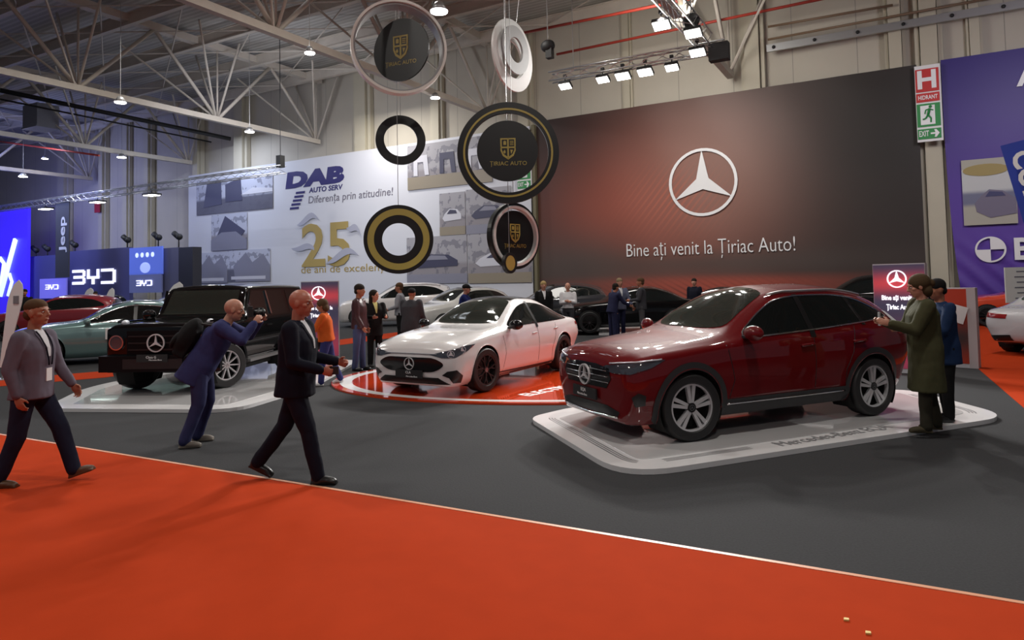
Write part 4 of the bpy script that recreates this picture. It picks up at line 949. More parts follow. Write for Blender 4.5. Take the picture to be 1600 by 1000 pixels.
# ================================================================ HANGING SIGNS
M_SBLK = mat('sign_black', (.010, .010, .010), .35)
M_SGOLD = mat('sign_gold', (.40, .33, .08), .4)
M_SRING = mat('sign_silver', (.80, .80, .74), .25)
M_SGREY = mat('sign_grey', (.30, .31, .31), .4)
M_SWHT = mat('sign_white', (.70, .71, .69), .4)
def shield(mb_parent, s, y, zc=0.0):
    m = MB(); w, h = .5*s, .62*s
    out = [(-w, h), (w, h), (w, -.2*s), (.35*s, -.55*s), (0, -.8*s), (-.35*s, -.55*s), (-w, -.2*s)]
    inn = [(a*.82, b*.82+.02*s) for a, b in out]
    for i in range(7):
        j = (i+1) % 7; m.prism([out[i], out[j], inn[j], inn[i]], y-.008, y)
    m.prism([(-.05*s, h), (.05*s, h), (.05*s, -.75*s), (-.05*s, -.75*s)], y-.008, y).prism([(-w, .06*s), (w, .06*s), (w, -.04*s), (-w, -.04*s)], y-.008, y)
    m.prism([(-.30*s, .18*s), (-.12*s, .18*s), (-.12*s, .40*s), (-.21*s, .46*s), (-.30*s, .40*s)], y-.008, y)
    for k in range(3): m.prism([(.12*s, .16*s+.11*s*k), (.36*s, .16*s+.11*s*k), (.36*s, .21*s+.11*s*k), (.12*s, .21*s+.11*s*k)], y-.008, y)
    m.prism([(-.22*s, -.14*s), (-.15*s, -.30*s), (-.24*s, -.42*s), (-.33*s, -.28*s)], y-.008, y).prism([(.14*s, -.14*s), (.32*s, -.16*s), (.20*s, -.44*s)], y-.008, y)
    m.v = [(a, b, c+zc) for a, b, c in m.v]; return m.build('shield_emblem', M_SGOLD, mb_parent)
def hang(name, label, px, py, Y, turn=0.0, tilt=0.0, cables=((0, .0),)):
    p = aty(px, py, Y); a = math.atan2(p.x, p.y); t = thing(name, label, 'hanging sign', p, -a+turn, 'round signs hanging over the stand')
    if tilt: t.rotation_euler = (0, tilt, -a+turn)
    return t, p
def cable(t, p, x, z): MB().tube((x, 0, z), (x, 0, 14.3-p.z), .006, 5).build('hanging_cable', M_STEEL, t)
K = 1/1070
t, p = hang('round_sign', 'top hanging hoop sign with silver rim around a tilted black disc', 623, 76, 12.0, .12); s = 12*K
m = MB(); m.ring((0, 0), 71*s, 75*s, -.14, .05, 72); m.build('outer_hoop', M_SRING, t)
MB().ring((0, 0), 68*s, 71*s, -.10, .20, 72).build('inner_band', M_SGREY, t)
d = bpy.data.objects.new('inner_disc', None); C.objects.link(d); d.parent = t; d.rotation_euler = (0, 0, -.66); d.location = (4*s, 0, -2*s)
MB().disc((0, 0), 50*s, -.02, .02, 48).build('disc_plate', M_SBLK, d); shield(d, 27*s, -.02, 6*s)
lettering('sign_words', 'ȚIRIAC AUTO', M_SGOLD, d, 9*s, (0, -.022, -24*s), width=56*s, align='CENTER', thick=.002); cable(t, p, 0, 50*s)
t, p = hang('round_sign', 'white and grey ring sign turned nearly edge on', 801, 87, 12.5, 1.0, .22); s = 12.5*K
MB().ring((0, 0), 36*s, 57*s, -.02, .02, 56).build('outer_ring', M_SWHT, t)
e = MB().ring((-4*s, 6*s), 20*s, 38*s, -.10, -.06, 48).build('inner_ring', M_SGREY, t); MB().ring((8*s, -2*s), 30*s, 40*s, .06, .10, 48).build('back_ring', M_SWHT, t); cable(t, p, 0, 57*s)
t, p = hang('round_sign', 'small plain black ring sign above the black and gold one', 626, 219, 13.0, .08); s = 13*K
MB().ring((0, 0), 26*s, 39*s, -.03, .03, 56).build('outer_ring', M_SBLK, t); cable(t, p, 0, 39*s)
t, p = hang('round_sign', 'largest black hanging sign with thin gold ring and shield disc', 794, 239, 11.5); s = 11.5*K
MB().ring((0, 0), 63*s, 80*s, -.04, .04, 72).build('outer_ring', M_SBLK, t); MB().ring((0, 0), 67.5*s, 70.5*s, -.05, -.038, 72).build('gold_line', M_SGOLD, t)
MB().disc((-1*s, 3*s), 48*s, -.03, .02, 56).build('inner_disc', M_SBLK, t); o = shield(t, 24*s, -.03, 8*s)
MB().tube((0, 0, 50*s), (0, 0, 64*s), .008, 5).build('link', M_STEEL, t)
lettering('sign_words', 'ȚIRIAC AUTO', M_SGOLD, t, 9*s, (0, -.034, -20*s), width=58*s, align='CENTER', thick=.002); cable(t, p, 0, 80*s)
t, p = hang('round_sign', 'black disc sign with broad gold band and round hole', 623, 374, 12.5); s = 12.5*K
MB().ring((0, 0), 25.5*s, 54*s, -.03, .03, 64).build('outer_ring', M_SBLK, t); MB().ring((0, 0), 38*s, 48*s, -.042, -.028, 64).build('gold_band', M_SGOLD, t)
cable(t, p, 0, 54*s)
t, p = hang('round_sign', 'lowest oval-looking sign with white rim and shield under the largest', 803, 369, 12.2, .74); s = 12.2*K
MB().ring((0, 0), 48*s, 52*s, -.05, .05, 56).build('outer_ring', M_SBLK, t); MB().ring((0, 0), 43*s, 47*s, -.08, .05, 56).build('rim', M_SWHT, t)
MB().disc((0, 0), 40*s, -.03, .02, 48).build('inner_disc', M_SBLK, t); shield(t, 21*s, -.03, 6*s)
lettering('sign_words', 'ȚIRIAC AUTO', M_SGOLD, t, 8*s, (0, -.034, -18*s), width=46*s, align='CENTER', thick=.002); cable(t, p, 0, 52*s)
t, p = hang('round_sign', 'tiny gold disc sign hanging lowest', 796, 411, 11.9, .9); s = 11.9*K
MB().disc((0, 0), 12*s, -.025, .0, 32).build('gold_plate', M_SGOLD, t); MB().ring((0, 0), 12*s, 16.5*s, -.03, .03, 32).build('outer_ring', M_SBLK, t); cable(t, p, 0, 16*s)
# ================================================================ STANDS AT THE LEFT
VS = 26.0
def panel(px0, py0, px1, py1, m, name, label, cat, V=VS, dep=.25, toground=False, group=None):
    a = onv(px0, py0, V); b = onv(px1, py1, V); z0 = 0 if toground else b[1]
    t = thing(name, label, cat, hall(a[0], V, 0), HA, group)
    MB().box(((b[0]-a[0])/2, dep/2, (a[1]+z0)/2), (b[0]-a[0], dep, a[1]-z0)).build('panel_body', m, t)
    return t, (b[0]-a[0]), a[1], z0
M_BYDW = mat('stand_blue_grey', (.085, .085, .23), .5); M_BYDL = mat('stand_light_blue', (.22, .25, .50), .5)
def brand(t, x, z, w, h):
    m = MB(); q = w/3.35
    def bar(x0, z0, x1, z1, r): m.prism([(x0, z0), (x1, z0), (x1, z1), (x0, z1)], -.06, -.02)
    th = h*.19
    # B
    bar(x, z, x+q*.9, z+th, 0); bar(x+q*.1, z+h*.5-th/2, x+q*.9, z+h*.5+th/2, 0); bar(x, z+h-th, x+q*.9, z+h, 0); bar(x+q*.82, z+th*.4, x+q, z+h*.45, 0); bar(x+q*.82, z+h*.55, x+q, z+h-th*.4, 0)
    # Y
    bar(x+q*1.15, z+h*.45, x+q*1.33, z+h, 0); bar(x+q*1.87, z+h*.45, x+q*2.05, z+h, 0); bar(x+q*1.15, z+h*.36, x+q*2.05, z+h*.54, 0); bar(x+q*1.5, z, x+q*1.7, z+h*.4, 0)
    # D
    bar(x+q*2.2, z+h-th, x+q*3.1, z+h, 0); bar(x+q*2.2, z, x+q*3.1, z+th, 0); bar(x+q*3.05, z+th*.5, x+q*3.25, z+h-th*.5, 0)
    m.build('brand_letters', mat('lit_letter', (.8, .82, 1), .5, emit=1.0), t)
t, w_, zt_, z0_ = panel(46, 401, 105, 480, M_BYDW, 'stand_wall', 'blue grey stand wall panel at the left end of the stand', 'stand wall', toground=True)
t, w_, zt_, z0_ = panel(62, 436, 103, 466, mat('screen_blue', (.16, .15, .62), .4, emit=.5), 'stand_screen', 'small glowing blue screen with white brand letters near the blue wall', 'screen', VS-.35, .1)
brand(t, w_*.25, z0_+(zt_-z0_)*.45, w_*.5, (zt_-z0_)*.25)
t, w_, zt_, z0_ = panel(105, 393, 202, 480, M_BYDW, 'stand_wall', 'wide blue grey stand wall with large white brand letters', 'stand wall', VS-.1, toground=True)
a = onv(115, 445, VS); b = onv(185, 419, VS); brand(t, (115-105)/97*w_, a[1], w_*.72, b[1]-a[1])
t, w_, zt_, z0_ = panel(202, 388, 253, 428, mat('screen_picture', (.10, .16, .65), .4, emit=.45), 'stand_screen', 'bright blue picture screen above the right brand panel', 'screen', VS-.35, .1)
m = MB(); h_ = zt_-z0_
for k in range(4): m.disc((w_*(.25+.16*k), z0_+h_*.72), h_*.09, -.03, -.01, 14)
m.build('screen_lights', mat('screen_white', (.6, .7, 1), .4, emit=.9), t)
MB().ball((w_*.5, -.01, z0_+h_*.25), (w_*.16, .02, h_*.2), 16, 8).build('screen_car', mat('screen_pale', (.4, .5, .95), .4, emit=.6), t)
t, w_, zt_, z0_ = panel(202, 428, 252, 457, M_BYDL, 'brand_display', 'pale blue display with small brand letters under the picture screen', 'display', VS-.35, .1)
brand(t, w_*.25, z0_+(zt_-z0_)*.35, w_*.5, (zt_-z0_)*.3)
panel(253, 388, 279, 480, mat('stand_grey', (.12, .12, .20), .5), 'stand_wall', 'slate grey wall piece right of the picture screen', 'stand wall', VS-.1, toground=True)
panel(279, 387, 301, 480, mat('stand_dark', (.025, .025, .035), .5), 'stand_wall', 'black end wall of the blue stand', 'stand wall', VS-.1, .6, toground=True)
for i, (px, py) in enumerate([(54, 392), (72, 390), (115, 384), (197, 376), (245, 372), (277, 371)]):
    a = onv(px, py, VS); t = thing('stage_spot', ['leftmost black spotlight on the blue stand', 'second spotlight from the left on the blue stand', 'black spotlight right of the dark vertical flag', 'black spotlight left of the picture screen', 'black spotlight right of the picture screen', 'rightmost black spotlight on the blue stand'][i], 'spotlight', hall(a[0], VS+.1, a[1]-.3), HA, 'spotlights on top of the blue stand')
    MB().tube((0, 0, .30), (-.35, -.1, .60), .16, 10).ball((.05, 0, .34), .2, 8, 6).build('lamp_head', M_BLACK, t); MB().tube((0, 0, -.3), (0, 0, .3), .04, 6).build('bracket', M_BLACK, t)
# glowing blue wall
t, w_, zt_, z0_ = panel(-30, 333, 42, 480, mat('led_blue', (.030, .015, .60), .4, emit=1.0), 'led_wall', 'glowing deep blue wall with white slanted script at the far left', 'screen', 25.5, .2, toground=True)
WL_ = mat('led_white', (.55, .75, 1), .4, emit=1.3)
def wq(px, py): a = onv(px, py, 25.5); b = onv(-30, 333, 25.5); return (a[0]-b[0], -.03, a[1])
m = MB(); m.tube(wq(26, 374), wq(2, 462), .20, 8); m.path([wq(-8, 410), wq(2, 404), wq(8, 412), wq(4, 440), wq(-8, 455)], .16, 8); m.path([wq(14, 462), wq(20, 440), wq(16, 428)], .14, 6)
m.build('script_lettering', WL_, t)
# dark hanging flag with white vertical word
a = onv(88, 318, 23.9); b = onv(108, 433, 23.9)
t = thing('hanging_flag', 'dark grey vertical flag with white word hung from the left truss', 'flag', hall(a[0], 23.9, 0), HA)
MB().box(((b[0]-a[0])/2, 0, (a[1]+b[1])/2), (b[0]-a[0], .06, a[1]-b[1])).build('flag_cloth', mat('flag_grey', (.05, .05, .055), .6), t)
MB().tube(((b[0]-a[0])*.5, 0, a[1]), ((b[0]-a[0])*.5, 0, 7.5), .02, 5).build('flag_cord', M_BLACK, t)
lettering('flag_lettering', 'Jeep', M_WLETTER, t, .95, ((b[0]-a[0])*.72, -.05, b[1]+1.7), (PI/2, -PI/2, 0), .005, 2.3, bold=.02)
# teardrop flags
def teardrop(px, pyt, pyb, Y, wpx, label, lean=.12):
    p = aty(px, pyb, Y); zt_ = aty(px, pyt, Y).z; hh = zt_; w_ = wpx*Y*K
    t = thing('teardrop_flag', label, 'flag', (p.x, p.y, 0), 0, 'white teardrop flags')
    n = 20; prof = [(k/n, min(1, .35+.9*(k/n))*math.sqrt(max(0, 1-max(0, (k/n-.72)/.28)**2))) for k in range(n+1)]
    pts = [(-w_*.5*q+lean*a*hh, .25+(hh-.25)*a) for a, q in prof]+[(w_*.5*q+.004+lean*a*hh, .25+(hh-.25)*a) for a, q in reversed(prof)]
    MB().prism(pts, -.01, .01).build('flag_cloth', M_WHITE, t); MB().tube((0, 0, 0), (lean*.3*hh, 0, hh*.3), .015, 6).disc((0, 0), .2, 0, .02, 16, 'xy').build('flag_stand', M_STEEL, t)
    return t, w_, hh
t, w_, hh = teardrop(4, 438, 528, 14, 22, 'white teardrop flag at the left edge beside the grey blazer man', .16)
MB().box((.28, -.02, hh*.80), (.11, .01, .16)).build('flag_print', mat('print_grey', (.2, .2, .22), .5), t)
teardrop(128, 450, 492, 30, 15, 'left one of the two small white teardrop flags', .2); teardrop(162, 450, 492, 30, 12, 'right one of the two small white teardrop flags', .2)
teardrop(247, 441, 500, 19, 24, 'white teardrop flag just left of the black off-roader windscreen', .30)
t = tag(MB().box((0, 0, 0), (.7, .05, .7)).build('notice_board', mat('notice_red', (.4, .03, .05), .5)), 'small red square notice on the wall above the stand', 'sign'); a = onv(152, 325, 29.6); t.location = hall(a[0], 29.6, a[1]); t.rotation_euler.z = HA
# potted greenery
p = aty(108, 470, 33); t = thing('potted_plant', 'low green plant in front of the brand wall', 'plant', (p.x, p.y, 0)); m = MB()
MB().tube((0, 0, 0), (0, 0, .7), .3, 14, .4).build('pot', M_BLACK, t)
for k in range(60):
    a = random.uniform(0, 6.28); r = random.uniform(.2, 1.1); z = random.uniform(.9, 1.35)-r*.15; b_ = a+random.uniform(-.5, .5)
    m.add([(0, 0, .65), (r*math.cos(a), r*math.sin(a), z), (r*1.1*math.cos(b_), r*1.1*math.sin(b_), z-.15)], [(0, 1, 2)])
m.build('foliage', mat('leaf_green', (.06, .14, .03), .6), t)
# ================================================================ TOTEM SCREENS
def totem(pxl, pxr, pyt, Y, label, face, side=None, lines=True, turn=0.0, sidew=.14):
    a = aty(pxl, pyt, Y); b = aty(pxr, pyt, Y); w_ = (b-a).length; zt_ = a.z
    t = thing('info_totem', label, 'totem', (a.x, a.y, 0), turn)
    MB().box((w_/2, .10, zt_/2), (w_, .20, zt_)).build('totem_case', mat('totem_white', (.60, .60, .64), .4), t)
    MB().box((w_/2, -.004, zt_/2+.03), (w_*.985, .012, zt_-.10)).build('screen', face, t); t.rotation_euler.z = turn
    if side: MB().box((w_+.07, .1, zt_/2), (.14, .24, zt_)).build('side_panel', side, t)
    return t, w_, zt_
def screenmat(name, h):
    m = mat(name, (.1, .05, .1), .35); nb = NB(m); g = nb.gauss(.5, h*.80, 1.6, h*.085); g2 = nb.gauss(.5, h*.16, 1.6, h*.20)
    col = nb.mix(g, (.055, .055, .10), (.62, .07, .09)); col = nb.mix(g2, col, (.40, .045, .09)); nb.out(col)
    nb.nt.links.new(col, nb.b.inputs['Emission Color']); nb.b.inputs['Emission Strength'].default_value = .35; return m
MW = mat('screen_letter', (.9, .9, .95), .4, emit=1.0)
for args in [(470, 527, 440, 16.4, 'lit screen totem with white star behind the orange-topped woman', 1.9, .47, 0.0, 0.15), (1363, 1434, 413, 12.6, 'lit screen totem with white star behind the green-coated woman', 2.0, .47, 0.0, -.72)]:
    t, w_, zt_ = totem(args[0], args[1], args[2], args[3], args[4], screenmat('screen_gradient_%d' % args[0], args[5]), turn=args[8])
    star_mb(MB(), (w_*args[6], zt_-w_*.33), w_*.19, -.03, -.012, .14, inner=.19).build('star_emblem', MW, t)
    lettering('greeting_words', 'Bine ați venit la', MW, t, .12, (w_*.5, -.02, zt_-w_*.78), align='CENTER', width=w_*.68, bold=.003)
    lettering('greeting_words', 'Țiriac Auto!', MW, t, .12, (w_*.5, -.02, zt_-w_*.98), align='CENTER', width=w_*.5, bold=.003)
mo = mat('totem_orange', (.5, .05, .02), .4); nb = NB(mo); nb.out(nb.mix(nb.gauss(.2, .55, .6, .35), (.50, .045, .015), (.05, .03, .03)))
t, w_, zt_ = totem(1474, 1504, 450, 13.0, 'orange and dark totem with white side standing behind the blue jacket', mo, mat('totem_side', (.50, .46, .47), .5), turn=-.75)
o = MB().box((.22, -.05, 1.0), (.26, .01, .32), M=Matrix.Rotation(.3, 3, 'Y')).build('paper_sheet', M_WHITE, t)
a = aty(1569, 418, 17); b = aty(1640, 472, 17); w_ = b.x-a.x
t = thing('poster_stand', 'white upright poster board with small print at the right edge', 'poster', (a.x, a.y, 0))
MB().box((w_/2, 0, (a.z+b.z)/2), (w_, .03, a.z-b.z)).build('board', M_SWHT, t); MB().box((w_/2, .03, b.z/2), (.06, .04, b.z)).box((w_/2, 0, .015), (.5, .4, .03)).build('stand', M_STEEL, t)
m = MB()
for k in range(6): m.box((w_*.36, -.018, b.z+(a.z-b.z)*(.88-.15*k)), (w_*(.3 if k % 2 else .2), .004, .025))
m.build('printed_lines', mat('print_line', (.12, .12, .16), .5), t)
# cream armchair and low podium by the dark cars
p = onz(910, 514); t = thing('lounge_chair', 'cream curved lounge chair behind the boot of the white saloon', 'chair', (p.x, p.y, 0), .5)
MB().grid(lambda a, b: (-.35+.75*a, -.3+.6*b, .28+.10*math.sin(a*3)+.45*max(0, a-.55)*1.6), 12, 4).grid(lambda a, b: (-.35+.75*a, -.3+.6*b, .20+.10*math.sin(a*3)+.45*max(0, a-.55)*1.6), 12, 4).build('seat_shell', mat('cream_leather', (.52, .48, .34), .5), t)
for a, b in ((-.25, -.22), (-.25, .22), (.2, -.22), (.2, .22)): MB().tube((a, b, 0), (a, b, .25), .02, 6).build('leg', M_ALU, t)
for pts, n in (([(936, 524), (1062, 524), (1052, 508), (938, 508)], 'low white podium under the black car behind the suited men'),):
    q = [onz(*a).xy for a in pts]; c = sum(q, Vector((0, 0)))/4; t = tag(MB().prism([tuple(a-c) for a in q], 0, .06, 'xy').build('podium', M_PLW), n, 'platform'); t.location = (c.x, c.y, 0)
# ================================================================ PEOPLE
from mathutils import noise as mnoise
def D(a): return math.radians(a)
def remesh(mb, name, m, parent, vox, smooth=4, wrinkle=0.0):
    o = mb.build(name, m, parent, fix=False)
    r = o.modifiers.new('r', 'REMESH'); r.mode = 'VOXEL'; r.voxel_size = vox; r.use_smooth_shade = True
    s = o.modifiers.new('s', 'SMOOTH'); s.factor = .5; s.iterations = smooth
    bpy.context.view_layer.update(); me = bpy.data.meshes.new_from_object(o.evaluated_get(bpy.context.evaluated_depsgraph_get()))
    o.modifiers.clear(); old = o.data; o.data = me; bpy.data.meshes.remove(old); me.name = name
    if wrinkle:
        ns = [v.normal.copy() for v in me.vertices]
        for v, n in zip(me.vertices, ns):
            c = v.co; k = mnoise.noise(Vector((c.x*9, c.y*9, c.z*5)))+.5*mnoise.noise(Vector((c.x*22, c.y*22, c.z*13+4)))
            v.co = c+n*k*wrinkle
    for p in me.polygons: p.use_smooth = True
    me.materials.clear(); me.materials.append(m)
    return o
def cap(mb, p0, p1, r0, r1, n=12):
    mb.tube(p0, p1, r0, n, r1); mb.ball(p0, r0, n, 8); mb.ball(p1, r1, n, 8); return mb
def loft(mb, rings, n=20):                       # rings: (center, rx, ry, tiltmatrix)
    vs = []; m = len(rings)
    for c, rx, ry, M in rings:
        for i in range(n):
            a = 2*PI*i/n; ca, sa = math.cos(a), math.sin(a); q = Vector((rx*math.copysign(abs(ca)**.8, ca), ry*math.copysign(abs(sa)**.8, sa), 0)); vs.append(c+(M @ q))
    fs = [(j*n+i, j*n+(i+1) % n, (j+1)*n+(i+1) % n, (j+1)*n+i) for j in range(m-1) for i in range(n)]
    fs += [tuple(reversed(range(n))), tuple((m-1)*n+i for i in range(n))]
    return mb.add(vs, fs, True)
M_SKIN = mat('skin_fair', (.50, .24, .16), .5); M_SKIN2 = mat('skin_tanned', (.38, .15, .085), .5); M_SKIN3 = mat('skin_ruddy', (.44, .16, .10), .45)
M_EYEW = mat('eye_white', (.6, .58, .55), .3); M_EYED = mat('eye_dark', (.03, .02, .015), .2); M_LIP = mat('lip', (.36, .12, .10), .5)
def cloth(n, c, rough=.85): return mat(n, c, rough, spec=.2, noise=.08, nscale=14)
def person(label, loc, heading, H=1.78, skin=None, near=False, lean=0, legs=((0, 0, 0), (0, 0, 0)), arms=((0, 6, 10, 0), (0, 6, 10, 0)), head=(0, 0), top=None, bottom=None, shoe=None, hair=None, hairstyle='short', hem=.86, coat=None, build=1.0, group=None, curl=.6, shirt=None, z=0.0, splay=0.0, cuff=False):
    """legs: left,right (thigh pitch, knee bend, foot pitch); arms: left,right (pitch, abduction, elbow bend, inward); head: (turn, nod)"""
    t = thing('person', label, 'person', (loc[0], loc[1], z), heading, group); k = H/1.78; t.scale = (k, k, k); skin = skin or M_SKIN
    vox = .0065 if near else .014; cv = .012 if near else .018
    J = {}
    def dirp(a, s=0.0): return Vector((math.sin(D(a)), s, -math.cos(D(a))))
    hipz = 0; lows = []
    for side, (a, b, f) in ((1, legs[0]), (-1, legs[1])):
        kn = dirp(a)*.44; an = kn+dirp(a-b)*.415; lows.append(an.z-.085-(.10*math.sin(D(-f)) if f < 0 else .0))
    pz = -min(lows); pel = Vector((0, 0, pz)); J['pel'] = pel
    Rl = Matrix.Rotation(D(lean), 3, 'Y')
    def tor(x, y, zz): return pel+Rl @ Vector((x, y, zz))
    chest = tor(.0, 0, .38); neck = tor(-.005, 0, .545); lr = lean*.45; Rh = Matrix.Rotation(D(lr+head[1]), 3, 'Y') @ Matrix.Rotation(D(head[0]), 3, 'Z')
    hc = neck+Matrix.Rotation(D(lean*.7), 3, 'Y') @ Vector((.026, 0, .158)); J['head'] = hc
    Rz = Matrix.Rotation(D(head[0]), 3, 'Z'); Rh = Rz @ Matrix.Rotation(D(lr+head[1]), 3, 'Y') @ Matrix.Scale(1.09, 3)
    body = MB(); hd = lambda x, y, zz: hc+Rh @ Vector((x, y, zz))
    # head
    body.ball(hd(-.008, 0, .025), (.098, .078, .092), 18, 12, M=Rh); body.ball(hd(.018, 0, -.035), (.075, .062, .085), 16, 10, M=Rh); body.ball(hd(.055, 0, -.085), (.030, .032, .022), 12, 8, M=Rh)
    body.ball(hd(.072, 0, .030), (.018, .052, .014), 12, 8, M=Rh)
    cap(body, hd(.086, 0, .022), hd(.108, 0, -.018), .0085, .0125, 8); body.ball(hd(.098, .009, -.022), .009, 8, 6); body.ball(hd(.098, -.009, -.022), .009, 8, 6)
    body.ball(hd(.083, 0, -.052), (.012, .024, .010), 10, 6, M=Rh)
    for s in (1, -1):
        body.ball(hd(.0, s*.078, -.005), (.020, .010, .032), 10, 8, M=Rh); body.ball(hd(.055, s*.045, -.012), (.025, .020, .018), 10, 6, M=Rh)
    cap(body, neck-Vector((0, 0, .02)), hd(-.018, 0, -.07), .058, .055, 14)
    I3 = Matrix.Identity(3)
    # torso core
    loft(body, [(tor(0, 0, -.05), .085, .13, Rl), (tor(0, 0, .10), .085, .12, Rl), (tor(0, 0, .30), .095, .14, Rl), (tor(0, 0, .44), .085, .15, Rl), (tor(0, 0, .53), .05, .07, Rl)], 16)
    # legs
    LEG = []
    for side, (a, b, f) in ((1, legs[0]), (-1, legs[1])):
        hp = pel+Vector((0, side*.095, 0)); kn = hp+dirp(a)*.44+Vector((0, side*splay*.5, 0)); an = kn+dirp(a-b)*.415+Vector((0, side*splay*.5, 0)); LEG.append((side, hp, kn, an, f))
        cap(body, hp, kn, .07, .045); cap(body, kn, an, .042, .032)
    HANDS = []
    ARM = []
    for side, (p_, q_, e_, w_) in ((1, arms[0]), (-1, arms[1])):
        sh = tor(0, side*(.185+.03*(build-1)+.012), .480)
        up = Vector((math.sin(D(p_))*math.cos(D(q_)), side*math.sin(D(q_)), -math.cos(D(p_))*math.cos(D(q_))))
        el = sh+up*.295; fa = Vector((math.sin(D(p_+e_))*math.cos(D(w_)), -side*math.sin(D(w_)), -math.cos(D(p_+e_))*math.cos(D(w_)))); wr = el+fa*.255
        ARM.append((side, sh, el, wr, fa)); cap(body, tor(0, side*.13, .48), sh, .045, .042); cap(body, sh, el, .040, .033); cap(body, el, wr, .034, .024)
        # hand: palm, four fingers, thumb
        ax = fa.normalized(); inw = Vector((0, -side, 0)); inw = (inw-ax*inw.dot(ax)); inw = inw.normalized() if inw.length > .2 else Vector((0, 0, 1)); wd = ax.cross(inw).normalized()
        if wd.dot(Vector((1, 0, 0))) < 0 and abs(ax.z) > .5: wd = -wd
        elif wd.z < 0 and abs(ax.z) <= .5: wd = -wd
        pc = wr+ax*.048; MM = Matrix((wd, inw, ax)).transposed(); body.ball(pc, (.040, .016, .054), 12, 8, M=MM)
        for i, L_ in enumerate((.036, .043, .040, .031)):
            b0 = wr+ax*(.088 if i in (1, 2) else .080)+wd*(.030-.020*i); cu = curl*(1+.12*i)
            d1 = (ax*math.cos(cu*.6)+inw*math.sin(cu*.6)); d2 = (ax*math.cos(cu*1.5)+inw*math.sin(cu*1.5)); d3 = (ax*math.cos(cu*2.3)+inw*math.sin(cu*2.3))
            p1 = b0+d1*L_; p2 = p1+d2*L_*.65; p3 = p2+d3*L_*.5; cap(body, b0, p1, .0092, .0086, 8); cap(body, p1, p2, .0086, .008, 8); cap(body, p2, p3, .008, .0068, 8)
        th0 = wr+ax*.030+wd*.028; th1 = th0+(ax*.6+wd*.55+inw*.35).normalized()*.038; th2 = th1+(ax*.8+wd*.1+inw*.5).normalized()*.030
        cap(body, th0, th1, .013, .0105, 8); cap(body, th1, th2, .0105, .0085, 8); HANDS.append(wr+ax*.07+inw*.02)
    bo = remesh(body, 'body', skin, t, vox, 2)
    for s in (1, -1):
        if near:
            MB().ball(hd(.0765, s*.031, .008), (.010, .013, .007), 10, 6, M=Rh).build('eye', M_EYEW, t); MB().ball(hd(.0855, s*.031, .008), .0048, 8, 6).build('pupil', M_EYED, t)
            MB().ball(hd(.088, s*.032, .030), (.006, .020, .004), 8, 5, M=Rh).build('eyebrow', hair or M_EYED, t)
        else: MB().ball(hd(.080, s*.030, .008), (.009, .012, .006), 8, 5, M=Rh).build('eye', M_EYED, t)
    MB().ball(hd(.094, 0, -.053), (.005, .020, .005), 8, 5, M=Rh).build('lips', M_LIP, t)
    # hair
    if hair and hairstyle != 'bald':
        h = MB()
        if hairstyle == 'short': h.ball(hd(-.012, 0, .048), (.105, .086, .088), 16, 10, M=Rh); h.ball(hd(-.054, 0, -.02), (.055, .074, .055), 14, 8, M=Rh)
        elif hairstyle == 'crop': h.ball(hd(-.012, 0, .056), (.097, .081, .073), 16, 10, M=Rh); h.ball(hd(-.050, 0, -.012), (.056, .0765, .058), 14, 8, M=Rh)
        elif hairstyle == 'bob': h.ball(hd(-.022, 0, .035), (.108, .098, .10), 16, 10, M=Rh); h.ball(hd(-.055, 0, -.06), (.07, .10, .08), 14, 8, M=Rh)
        elif hairstyle == 'long': h.ball(hd(-.022, 0, .035), (.106, .094, .098), 16, 10, M=Rh); cap(h, hd(-.06, .03, -.03), hd(-.07, .05, -.20), .06, .045); cap(h, hd(-.06, -.03, -.03), hd(-.07, -.05, -.20), .06, .045)
        elif hairstyle == 'cap': h.ball(hd(-.012, 0, .050), (.108, .090, .078), 16, 10, M=Rh); h.ball(hd(.085, 0, .045), (.07, .062, .012), 12, 6, M=Rh)
        elif hairstyle == 'hood': h.ball(hd(-.030, 0, .020), (.115, .105, .125), 16, 10, M=Rh); h.ball(hd(-.07, 0, -.10), (.09, .10, .08), 14, 8, M=Rh)
        elif hairstyle == 'bun': h.ball(hd(-.022, 0, .035), (.110, .094, .10), 16, 10, M=Rh); h.ball(hd(-.055, 0, -.06), (.065, .082, .075), 14, 8, M=Rh); h.ball(hd(-.125, 0, .0), (.045, .05, .05), 12, 8)
        remesh(h, 'hat' if hairstyle in ('cap', 'hood') else 'hair', hair, t, .009 if near else .014, 1, .002)
    # trousers
    tr = MB(); loft(tr, [(tor(-.005, 0, .12), .105, .150*build, Rl), (tor(-.01, 0, .0), .118, .165*build, Rl), (pel+Vector((-.005, 0, -.08)), .112, .165, I3), (pel+Vector((0, 0, -.12)), .09, .14, I3)])
    for side, hp, kn, an, f in LEG:
        cap(tr, hp-Vector((0, 0, .02)), kn, .100*build, .076); cap(tr, kn, an+(an-kn).normalized()*(.012), .074, .064)
    remesh(tr, 'trousers', bottom, t, cv, 5, .006)
    for side, hp, kn, an, f in LEG:
        Rf = Matrix.Rotation(D(-f), 3, 'Y'); s_ = MB(); q = lambda x, y, zz: an+Rf @ Vector((x, y, zz))
        cap(s_, q(-.005, 0, .03), q(-.02, 0, -.035), .045, .042); s_.ball(q(.06, side*.008, -.045), (.115, .045, .035), 14, 8, M=Rf); s_.ball(q(.12, side*.01, -.052), (.065, .043, .026), 12, 8, M=Rf)
        s_.box(q(.06, side*.005, -.072), (.235, .078, .022), M=Rf)
        remesh(s_, 'shoe', shoe or M_BLACK, t, .009 if near else .014, 2)
    # upper garment
    j = MB(); b_ = build; lowz = hem-.93; rr = []
